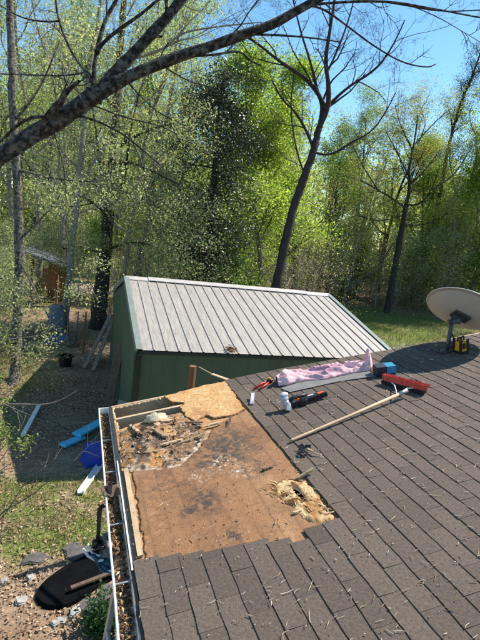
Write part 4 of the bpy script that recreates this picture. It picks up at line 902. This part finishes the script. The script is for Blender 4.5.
# prototypes
def proto(*a, **k): t = make_tree(*a, **k); t['used'] = 0; return t
pr_thin = proto('young_tree', 11, 13, .13, 'pale', per=4, spread=.24, size=.07, bark='bark_pale', clear=.25, nl=(9, 12), lb=(.24, .36), nch=(4, 7))
pr_spr = proto('hardwood_tree', 12, 15, .19, 'spring', per=11, spread=.30, size=.10, clear=.18, nl=(10, 13), nch=(5, 7))
pr_oli = proto('hardwood_tree', 13, 15, .20, 'olive', per=11, spread=.30, size=.10, bark='bark_dark', clear=.16, nl=(10, 13), nch=(5, 7))
pr_lime = proto('leafy_tree', 14, 11, .15, 'lime', per=18, spread=.32, size=.105, clear=.1, nl=(14, 17), lb=(.24, .34), nch=(5, 7))
pr_mid = proto('leafy_tree', 15, 13, .18, 'mid', per=16, spread=.32, size=.105, bark='bark_dark', clear=.12, nl=(12, 15), nch=(5, 7))
pr_brn = proto('twiggy_tree', 16, 9, .10, 'brown', per=3, spread=.25, size=.05, bark='bark_pale', clear=.05, nl=(14, 18), lb=(.3, .42), nch=(6, 8))
pr_pine = proto('pine_tree', 17, 19, .20, 'pine', per=16, spread=.20, size=.16, bark='bark_dark', clear=.62, nl=(13, 16), lb=(.10, .17), mx=2, aspect=.16, up=.05)
pr_bush = proto('bush', 18, 3.2, .05, 'mid', per=26, spread=.2, size=.08, clear=.03, nl=(13, 16), lb=(.38, .55), nch=(5, 6), mx=2, ang=(.5, 1.4))
pr_bshb = proto('bush', 19, 3.4, .04, 'brown', per=5, spread=.2, size=.05, bark='bark_pale', clear=.02, nl=(16, 20), lb=(.45, .6), nch=(7, 9), mx=2, ang=(.4, 1.3))
pr_bshp = proto('bush', 20, 3.4, .04, 'pale', per=17, spread=.22, size=.07, bark='bark_pale', clear=.03, nl=(14, 18), lb=(.4, .6), nch=(6, 8), mx=2, ang=(.5, 1.4))
def use(pr):
    if not pr['used']: pr['used'] = 1; return pr
    return copy_tree(pr)
W = 'trees of the wood behind the shed'
woods = [
 # px, dist, proto, scale, rot, label
 (12, 30, pr_thin, 1.15, .4, 'slender pale-leaved tree behind the left trunk'),
 (-20, 26, pr_spr, 1.0, 2., 'light green tree at the far left edge of the wood'),
 (42, 27, pr_thin, 1.2, 1.6, 'slender pale-leaved tree just behind the lean-to'),
 (62, 38, pr_thin, 1.35, 2.6, 'thin pale tree far behind the lean-to'),
 (82, 46, pr_spr, 1.25, .6, 'light green tree across the dirt road behind the thick trunk'),
 (30, 48, pr_oli, 1.25, 1.1, 'olive tree across the dirt road far left'),
 (126, 25, pr_thin, 1.1, 3.3, 'pale-leaved tree right of the thick trunk'),
 (140, 34, pr_spr, 1.15, 4.4, 'light green tree behind the shed gable'),
 (170, 28, pr_thin, 1.15, 5.3, 'pale twiggy tree left of the dark evergreen'),
 (160, 44, pr_oli, 1.3, 2.2, 'olive tree far behind the shed roof left half'),
 (185, 21, pr_bshp, 1.5, .3, 'pale leafy bush showing over the shed ridge, left of the evergreen'),
 (150, 19, pr_bshb, 1.25, 1.3, 'brown twiggy bush over the left part of the shed ridge'),
 (262, 23, pr_lime, 1.0, .8, 'bright lime green tree beside the dark evergreen'),
 (242, 30, pr_lime, 1.2, 3.8, 'bright lime green tree behind the evergreen'),
 (240, 19, pr_bush, 1.1, .8, 'dark green bush at the foot of the lime green tree'),
 (215, 40, pr_mid, 1.15, 2.8, 'mid green tree far behind the evergreen'),
 (292, 26, pr_brn, .95, 2.2, 'brown twiggy tree behind the leaning bare tree'),
 (318, 22, pr_bshb, 1.3, 4.2, 'brown twiggy bush right of the leaning bare trunk'),
 (342, 37, pr_bshp, 1.6, 2.3, 'pale bush beyond the right end of the shed ridge'),
 (300, 38, pr_oli, .86, 2.9, 'olive tree behind the leaning bare tree'),
 (333, 38, pr_mid, .84, 1.2, 'mid green tree right of the leaning bare tree'),
 (356, 42, pr_spr, .98, .2, 'light green tree left of the forked dark trunk'),
 (352, 37, pr_brn, 1.0, 5.0, 'grey brown twiggy tree above the right end of the shed'),
 (385, 48, pr_oli, 1.02, 4.6, 'olive tree directly behind the forked dark trunk'),
 (425, 46, pr_lime, 1.18, 5.5, 'yellow green tree right of the forked dark trunk'),
 (420, 44, pr_pine, 1.12, .5, 'tall dark pine rising above the trees at the right'),
 (452, 46, pr_spr, 1.1, 3.0, 'bright green tree at the right above the dish'),
 (478, 44, pr_lime, 1.4, 1.9, 'lime green tree at the right edge of the photo'),
 (505, 44, pr_mid, 1.4, 2.4, 'mid green tree cut off by the right edge'),
 (465, 40, pr_brn, 1.0, 1.0, 'grey twiggy tree right above the satellite dish'),
 (420, 40, pr_bush, 1.3, 1.9, 'green bush at the lawn edge left of the dish'),
 (445, 39, pr_bshp, 1.6, 2.9, 'pale bush behind the dish'),
 (385, 37, pr_bshb, 1.4, .9, 'brown brush at the foot of the forked dark trunk'),
 (362, 39, pr_bush, 1.3, 3.9, 'green bush at the lawn edge beyond the shed corner'),
 (480, 40, pr_bush, 1.7, 4.9, 'green bush at the right edge behind the dish'),
 (405, 38, pr_bshp, 1.5, 4.1, 'pale bush right of the forked dark trunk'),
 (325, 44, pr_pine, .78, 2.1, 'short dark pine behind the fork of the leaning bare tree'),
 (100, 33, pr_bush, 1.1, 1.1, 'green bush by the dirt road behind the thick trunk'),
 (70, 40, pr_bshp, 1.5, 2.1, 'pale bush across the dirt road'),
 (5, 22, pr_bshp, .95, 3.1, 'pale leafy bush left of the lean-to'),
 (-5, 15, pr_bshp, .8, 4.1, 'pale leafy bush at the left edge near the trunk'),
 (275, 20, pr_bshb, 1.0, 5.1, 'brown brush at the foot of the leaning bare tree'),
]
for px, di, pr, sc, rot, lab in woods: place(use(pr), px, di, sc, rot, lab, 'bushes of the wood edge' if pr in (pr_bush, pr_bshb, pr_bshp) else W, cat='bush' if pr in (pr_bush, pr_bshb, pr_bshp) else 'tree')
r = np.random.default_rng(71); nC = 760; az = r.uniform(-.32, 1.12, nC); di = r.uniform(20, 47, nC)**1.0; cx, cy = di*np.sin(az), di*np.cos(az)
ok = ~((cy > 26.5) & (cy < 35) & (cx < 7)) & ~((cx > 9) & (di < 36.5+1.5*np.sin(cx))) & ~((cx < 1) & (di < 24)); cx, cy = cx[ok], cy[ok]; hh = r.uniform(.5, 2.6, len(cx)); k = 120
Pu = np.repeat(np.c_[cx, cy, ground_z(cx, cy)], k, 0); q = r.normal(size=Pu.shape); Pu = Pu+q*np.array([.75, .75, 0]); Pu[:, 2] += np.abs(q[:, 2])*.55*np.repeat(hh, k)+.05
cu_ = np.repeat(pick(r, len(cx), PAL['brown']+PAL['olive']+PAL['mid']+PAL['spring']+PAL['brown'], None, .2), k, 0)*r.uniform(.6, 1.3, (len(Pu), 1))
g = Geo()
for x, y, h in zip(cx, cy, hh):
    z0 = float(ground_z(x, y))
    for _ in range(5): a = r.normal(size=2)*.5; g.tube([(x+a[0]*.3, y+a[1]*.3, z0-.05), (x+a[0], y+a[1], z0+h*.6), (x+a[0]*2, y+a[1]*1.6, z0+h*1.3)], [.022, .015, .006], 3, False)
t = empty('undergrowth', (8, 26, 0)); tag(t, 'tangled brown and green undergrowth along the wood edge', 'undergrowth', kind='stuff')
o = link('leaves', leafmesh('undergrowth', Pu, .11, r, np.clip(cu_, 0, 1)), 'leaf', t); o['kind'] = 'stuff'
o = link('twigs', g.mesh('undergrowth_twigs', True), 'bark_pale', t); o['kind'] = 'stuff'
# far wood: one mass of foliage and thin stems
r = np.random.default_rng(77); g = Geo(); Pl = []
for i in range(230):
    az = r.uniform(-.5, 1.15); di = r.uniform(50, 95); h = r.uniform(10, 17)*(1+.25*(az < .18)); x, y = di*sin(az), di*cos(az); z0 = float(ground_z(x, y)); lx = r.normal()*.6
    g.tube([(x, y, z0-.2), (x+lx*.5, y, z0+h*.5), (x+lx, y, z0+h)], [.2, .14, .05], 5)
    nb = 34; c = np.c_[x+lx*.6+r.normal(size=nb)*1.9, y+r.normal(size=nb)*1.9, z0+h*(.02+1.0*r.uniform(size=nb))]
    Pl.append(np.repeat(c, 38, 0)+r.normal(size=(nb*38, 3))*[.8, .8, .55])
Pl = np.concatenate(Pl); t = empty('far_wood', (25, 65, 0)); tag(t, 'far hazy mass of trees closing off the view', 'wood', kind='stuff')
o = link('crowns', leafmesh('far_crowns', Pl, .38, r, np.clip(pick(r, len(Pl), PAL['olive']+PAL['spring']+PAL['pale'], None, .3)*1.15, 0, 1)), 'leaf', t); o['kind'] = 'stuff'
o = link('stems', g.mesh('far_stems', True), 'bark_grey', t); o['kind'] = 'stuff'
# ---- hero trees laid out from the photograph
def poly3(pp, d0, d1=None):
    d1 = d0 if d1 is None else d1; n = len(pp); return np.array([at(x, y, d0+(d1-d0)*i/(n-1)) for i, (x, y) in enumerate(pp)])
def hero(name, label, base, trunk, limbs, bark, seed, group=None, mx=3, per=0, pal='pale', size=.08, spread=.18, sub=(4, 7), subL=(.25, .45), up=.05, leaf='leaf', cat='tree', minL=.5):
    r = np.random.default_rng(seed); root = empty(name, base); tag(root, label, cat, group); tips = []; out = []
    g = Geo()
    for P, ra in trunk: P = P+r.normal(size=P.shape)*.012; g.tube(P, ra, 14, rough=.13)
    link('trunk', g.mesh('trunk', True), bark, root)
    for P, ra in limbs:
        out.append((P, ra, 0)); L = np.linalg.norm(np.diff(P, axis=0), axis=1).sum(); n = len(P)
        for _ in range(int(r.integers(sub[0], sub[1]+1))):
            t = r.uniform(.15, .98)*(n-1); i = min(n-2, int(t)); q = P[i]+(P[i+1]-P[i])*(t-i); ld = norm(P[i+1]-P[i]); a = r.uniform(.4, 1.1)
            grow(r, q, norm(ld*cos(a)+perp(ld, r)*sin(a)), max(.005, np.interp(t, range(n), ra)*.5), max(minL, L*r.uniform(*subL)), 1, mx, out, tips, up, nch=(3, 5))
    if out: link('limbs', woodmesh('limbs', out, (11, 5, 3, 3, 3)), bark, root)
    if per: link('crown', crown_mesh('crown', tips, r, per, spread, size, PAL[pal]), leaf, root)
    return root
def rr(a, b, n): return np.linspace(a, b, n)
# leaning bare tree
d = 18.; tr = smooth(poly3([(268, 330), (276, 290), (284, 248), (294, 205), (305, 176), (314, 150), (319, 128)], d)); gb = tr[0].copy(); gb[2] = 0
tr = np.r_[[gb+np.array([-.15, 0, -.1])], tr]
F0 = tr[-1]; lim = []
for pp, r0, r1 in (([(319, 128), (324, 108), (318, 92), (303, 76), (280, 62), (256, 42), (240, 34)], .15, .04), ([(319, 128), (328, 108), (329, 88), (325, 62), (330, 30), (336, -10)], .16, .05), ([(328, 106), (346, 88), (376, 70), (392, 48), (405, 20)], .09, .025),
                  ([(314, 150), (308, 134), (296, 112), (282, 100), (272, 80)], .09, .03), ([(312, 152), (330, 156), (352, 142), (372, 132), (386, 112), (396, 92)], .07, .02), ([(318, 92), (310, 60), (300, 30), (292, -5)], .07, .03), ([(326, 75), (340, 45), (352, 10), (356, -15)], .06, .025), ([(305, 176), (296, 150), (290, 110), (294, 70)], .05, .02)):
    P = smooth(poly3(pp, d, d+rng.uniform(-1.5, 1.5)), 2); lim.append((P, rr(r0, r1, len(P))))
hero('bare_tree', 'tall bare leaning tree with dark forked trunk behind the shed', gb, [(tr, rr(.205, .115, len(tr)))], [(P, q*.72) for P, q in lim], 'bark_dark', 31, mx=4, sub=(7, 9), subL=(.26, .48), per=0)
# thick trunk at left
d = 19.; b = G(97, 328); tr = smooth(np.r_[[b-[0, 0, .1]], poly3([(98, 316), (104, 270), (108, 220), (112, 170), (117, 100), (121, 30), (126, -30)], d)]); lim = []
for pp, r0 in (([(108, 215), (90, 200), (60, 190), (25, 175)], .07), ([(110, 190), (140, 195), (170, 215), (195, 225)], .07), ([(113, 150), (145, 130), (190, 120)], .08), ([(116, 110), (90, 80), (60, 60)], .08), ([(106, 250), (135, 240), (165, 250)], .05), ([(108, 215), (125, 180), (130, 130), (140, 90)], .06), ([(108, 220), (100, 170), (95, 120), (85, 70)], .06), ([(112, 170), (125, 160), (150, 170), (180, 185)], .06), ([(105, 255), (80, 245), (60, 250)], .04), ([(120, 60), (150, 40), (180, 0)], .08)):
    P = smooth(poly3(pp, d, d-2.2), 2); lim.append((P, rr(r0, .02, len(P))))
hero('hardwood_tree', 'thick dark trunk with pale spring leaves left of the shed', b, [(tr, np.interp(np.linspace(0, 1, len(tr)), [0, .35, .5, 1], [.36, .26, .17, .10]))], lim, 'bark_dark', 32, W, per=9, size=.075, spread=.26, sub=(6, 8), subL=(.3, .5), up=0)
d = 16.5; b = G(66, 330); tr = smooth(np.r_[[b-[0, 0, .1]], poly3([(66, 300), (74, 230), (82, 150), (86, 100), (89, 60), (97, 28), (104, -20)], d)]); lim = []
for pp, r0 in (([(84, 125), (60, 90), (40, 40), (30, -10)], .05), ([(87, 88), (120, 62), (165, 50), (178, 34), (205, 28), (262, 22)], .06), ([(86, 100), (60, 74), (30, 75), (-5, 74)], .04), ([(78, 190), (100, 150), (130, 120), (150, 60)], .05), ([(80, 170), (50, 140), (20, 110)], .04), ([(90, 55), (120, 30), (140, -10)], .04), ([(76, 215), (110, 200), (140, 205)], .03), ([(72, 240), (55, 200), (62, 140), (50, 60)], .05)):
    P = smooth(poly3(pp, d, d+rng.uniform(-1, 1)), 2); lim.append((P, rr(r0, .015, len(P))))
hero('hardwood_tree', 'pale barked twiggy tree between the left trunk and the thick trunk', b, [(tr, rr(.12, .055, len(tr)))], lim, 'bark_pale', 37, W, per=2, size=.055, spread=.2, sub=(7, 9), subL=(.3, .5), up=.03)
# left trunk near
d = 12.6; b = G(14, 384); tr = smooth(np.r_[[b-[0, 0, .1]], poly3([(15, 370), (18, 310), (20, 240), (16, 160), (12, 80), (10, 0), (8, -40)], d)]); lim = []
for pp, r0 in (([(18, 170), (50, 178), (85, 182), (110, 180)], .05), ([(19, 260), (35, 290), (55, 330)], .03), ([(18, 300), (-5, 270), (-20, 250)], .03), ([(19, 240), (45, 215), (60, 195)], .03), ([(15, 120), (40, 90), (60, 40)], .04), ([(18, 320), (10, 340), (-10, 350)], .02), ([(18, 290), (40, 300), (75, 296), (90, 290)], .02)):
    P = smooth(poly3(pp, d, d-.6), 2); lim.append((P, rr(r0, .008, len(P))))
hero('hardwood_tree', 'grey trunk at the left edge with fresh pale leaves low down', b, [(tr, rr(.15, .07, len(tr)))], lim, 'bark_mottled', 33, W, per=4, size=.06, spread=.15, sub=(4, 6), subL=(.3, .5), up=.02)
# forked trunk at right
d = 34.; b = G(386, 318); b = at(388, 305, d); b[2] = float(ground_z(b[0], b[1])); tr = smooth(np.r_[[b-[0, 0, .1]], poly3([(392, 285), (398, 250), (404, 218), (406, 205)], d)]); lim = []
for pp, r0 in (([(406, 205), (410, 190), (408, 170), (414, 145), (418, 115)], .15), ([(405, 208), (392, 198), (378, 190), (360, 180)], .09), ([(406, 205), (420, 205), (432, 190), (440, 165)], .09), ([(409, 185), (424, 172), (440, 150)], .06), ([(408, 175), (396, 150), (385, 130)], .06), ([(378, 190), (362, 165), (350, 140)], .05), ([(432, 190), (455, 175), (470, 150)], .05), ([(412, 150), (400, 125), (395, 105)], .05), ([(414, 145), (432, 125), (446, 112)], .05), ([(404, 215), (380, 222), (355, 215)], .05), ([(402, 225), (428, 225), (450, 212)], .05)):
    P = smooth(poly3(pp, d, d-1.), 2); lim.append((P, rr(r0, .03, len(P))))
hero('hardwood_tree', 'dark forked trunk with olive spring leaves at the far lawn edge', b, [(tr, rr(.25, .16, len(tr)))], [(P, q*.9) for P, q in lim], 'bark_dark', 34, W, per=6, pal='olive', size=.075, spread=.4, sub=(5, 7), subL=(.3, .5))
# dark evergreen with climbing leaves
r = np.random.default_rng(35); d = 19.; b = at(205, 300, d); b[2] = 0; tr = smooth(np.r_[[b], poly3([(208, 270), (212, 220), (215, 170), (219, 130), (222, 95), (225, 70)], d)])
root = empty('evergreen_tree', b); tag(root, 'dark glossy evergreen tree with hanging climbers behind the shed', 'tree', W)
g = Geo(); g.tube(tr, rr(.2, .06, len(tr)), 10); link('trunk', g.mesh('trunk', True), 'bark_dark', root)
out, tips = [], []
for i in range(80):
    f = r.uniform(.10, .92); q = tr[int(f*(len(tr)-1))]; az = r.uniform(0, 2*pi); grow(r, q, norm((cos(az), sin(az), r.uniform(-.3, .3))), .035, r.uniform(.7, 1.7)*(1.25-.9*abs(f-.45)), 1, 2, out, tips, -.03, nch=(4, 6))
link('limbs', woodmesh('limbs', out), 'bark_dark', root)
link('crown', crown_mesh('crown', tips, r, 22, .26, .095, PAL['dark']+[(.10, .12, .10)], None, .9, aspect=.5), 'leaf_gloss', root)
# overhanging limb in the foreground
d0 = 5.2; tb = np.array([-3.6, 5.4, 0.])
st = at(-10, 166, d0); trn = smooth(np.array([tb-[0, 0, .1], tb+[.05, 0, 1.6], tb+[.15, 0, 3.2], (tb+[.6, 0, 4.2]), st*.6+(tb+[.6, 0, 4.2])*.4, st]))
main = smooth(poly3([(-10, 163), (0, 156), (40, 131), (75, 109), (112, 84), (150, 67), (200, 50), (240, 36), (275, 24), (302, 8), (330, -8)], d0, d0+.6), 2)
MAINX = [-10, 0, 40, 75, 112, 150, 200, 240, 275, 302, 330]
def fr(pp, a, b, da=None):
    da = da or d0+.6*float(np.interp(pp[0][0], MAINX, np.linspace(0, 1, 11))); P = smooth(poly3(pp, da, da+.12), 2); q = rr(a, b, len(P)); q[:3] *= [1.5, 1.25, 1.1]; return (P, q)
limbs = [(main, np.interp(np.linspace(0, 1, len(main)), [0, .35, .45, 1], [.098, .092, .066, .045])),
 fr([(94, 96), (104, 86), (122, 66), (142, 44), (165, 20), (188, -8)], .076, .05), fr([(90, 99), (94, 84), (94, 66), (99, 40), (106, 18), (120, -6)], .030, .018), fr([(94, 86), (85, 72), (70, 50), (58, 20), (55, -6)], .016, .010), fr([(97, 52), (103, 43), (115, 32), (140, 15), (160, -2)], .024, .014),
 fr([(94, 84), (88, 70), (80, 74), (60, 76), (30, 75), (0, 74)], .011, .006), fr([(60, 118), (42, 116), (26, 119), (12, 130), (0, 142)], .022, .014), fr([(66, 114), (80, 116), (100, 122), (125, 135), (150, 156), (160, 165)], .016, .006), fr([(84, 103), (98, 107), (125, 118), (160, 125), (178, 135)], .010, .005),
 fr([(124, 79), (135, 90), (152, 108), (172, 120)], .010, .005), fr([(150, 67), (158, 58), (175, 55), (210, 56), (240, 50), (248, 60), (262, 66)], .018, .010), fr([(206, 48), (222, 40), (238, 30), (250, 10), (262, -5)], .010, .006), fr([(160, 64), (172, 72), (190, 82), (215, 88)], .010, .005),
 fr([(250, 34), (275, 35), (305, 37), (340, 42)], .016, .006), fr([(308, 5), (324, 9), (342, 22), (372, 45), (402, 63), (428, 68), (436, 64)], .014, .006), fr([(300, 6), (340, 2), (390, 1), (430, 8), (482, 18)], .016, .008), fr([(345, 2), (370, 0), (400, 4), (440, 12), (482, 10)], .012, .006, 5.766), fr([(394, 2), (410, 5), (440, 18), (460, 30), (480, 42)], .006, .003), fr([(59, 21), (45, 22), (20, 18), (-5, 2)], .010, .006, 5.495),
 fr([(50, 118), (56, 140), (64, 165), (66, 200), (67, 290)], .008, .003)]
hero('oak_tree', 'big lichen speckled bare limb slanting across the top left corner', tb, [(trn, rr(.22, .1, len(trn)))], limbs, 'bark_lichen', 36, mx=2, sub=(2, 3), subL=(.10, .25), per=0, cat='tree limb', minL=.25)
# pale twiggy saplings at the left edge, near
def sapling(name, label, b, polys, seed, bark='bark_pale', per=0, pal='spring', size=.04, spread=.06):
    root = empty(name, b); tag(root, label, 'sapling', 'bare saplings at the left edge'); r = np.random.default_rng(seed); out, tips = [], []
    for P, r0 in polys:
        P = smooth(P, 2); out.append((P, rr(r0, r0*.3, len(P)), 1)); L = np.linalg.norm(P[-1]-P[0])
        for _ in range(2 if per else 1):
            i = int(r.integers(2, len(P)-1)); ld = norm(P[i]-P[i-1]); grow(r, P[i], norm(ld+perp(ld, r)*.8), r0*.4, L*.25, 2, 3, out, tips, .02, nch=(2, 3))
    link('stems', woodmesh('stems', out), bark, root)
    if per: link('leaves', crown_mesh('leaves', tips, r, per, spread, size, PAL[pal]), 'leaf', root)
b = np.array([-1.35, 6.6, 0.]); dd = 6.2
sapling('bare_sapling', 'bare pale shrub branch curving into the left edge above the grass', b, [(np.r_[[b], poly3([(-30, 440), (-5, 405), (20, 404), (45, 405), (62, 400), (78, 390)], dd)], .016), (np.r_[[b], poly3([(-20, 480), (0, 462), (10, 445)], dd)], .01)], 51)
b = np.array([-.95, 5.2, 0.]); dd = 5.6
sapling('bare_sapling', 'bare grey shrub stems rising over the grass at lower left', b, [(np.r_[[b], poly3([(-15, 540), (0, 512), (25, 500), (50, 480), (74, 461)], dd)], .011), (np.r_[[b], poly3([(-10, 530), (5, 515), (20, 490), (34, 470), (41, 460)], dd)], .008), (np.r_[[b], poly3([(-5, 560), (0, 540), (6, 500), (4, 460)], dd)], .007)], 52, 'bark_grey')
b = np.array([-1.9, 8.2, 0.]); dd = 8.
sapling('leafy_sapling', 'leafy green sapling at the left edge beside the grass', b, [(np.r_[[b], poly3([(-12, 470), (0, 450), (10, 440)], dd)], .012), (np.r_[[b], poly3([(-12, 480), (4, 468), (18, 458)], dd)], .01), (np.r_[[b], poly3([(-20, 440), (-5, 420), (5, 400)], dd)], .01)], 53, per=16, pal='spring', size=.05, spread=.09)
b = np.array([-1.7, 9.6, 0.]); dd = 9.4
sapling('bare_sapling', 'thin pale bent stems in front of the left trunk', b, [(np.r_[[b], poly3([(-10, 380), (0, 340), (20, 338), (45, 335), (62, 318)], dd)], .014), (np.r_[[b], poly3([(-8, 350), (10, 318), (30, 318), (50, 306)], dd)], .012), (np.r_[[b], poly3([(-12, 320), (0, 290), (25, 292)], dd)], .01)], 54)
# green plant below the gutter
p = ground(101, 628); r = np.random.default_rng(61); P = p+np.abs(r.normal(size=(1400, 3)))*[.10, .12, .16]*r.choice([-1, 1], (1400, 3))*[1, 1, 1]; P[:, 2] = np.abs(P[:, 2])+.02
g = Geo(); t = empty('garden_plant', p); tag(t, 'small dense green plant beside the pond under the gutter', 'plant')
for i in range(9): g.tube([p, p+np.array([r.normal()*.05, r.normal()*.05, .12]), p+np.array([r.normal()*.12, r.normal()*.12, .25])], .005, 4)
link('stems', g.mesh('stems'), 'bark_grey', t); link('leaves', leafmesh('leaves', P, .045, r, pick(r, 1400, [(.02, .06, .02), (.03, .085, .03), (.045, .11, .035)])), 'leaf', t)
for pr in (pr_thin, pr_spr, pr_oli, pr_lime, pr_mid, pr_brn, pr_pine, pr_bush, pr_bshb, pr_bshp):
    if 'used' in pr: del pr['used']
for o in bpy.data.objects:
    for k in ('local', 'used'):
        if k in o: del o[k]
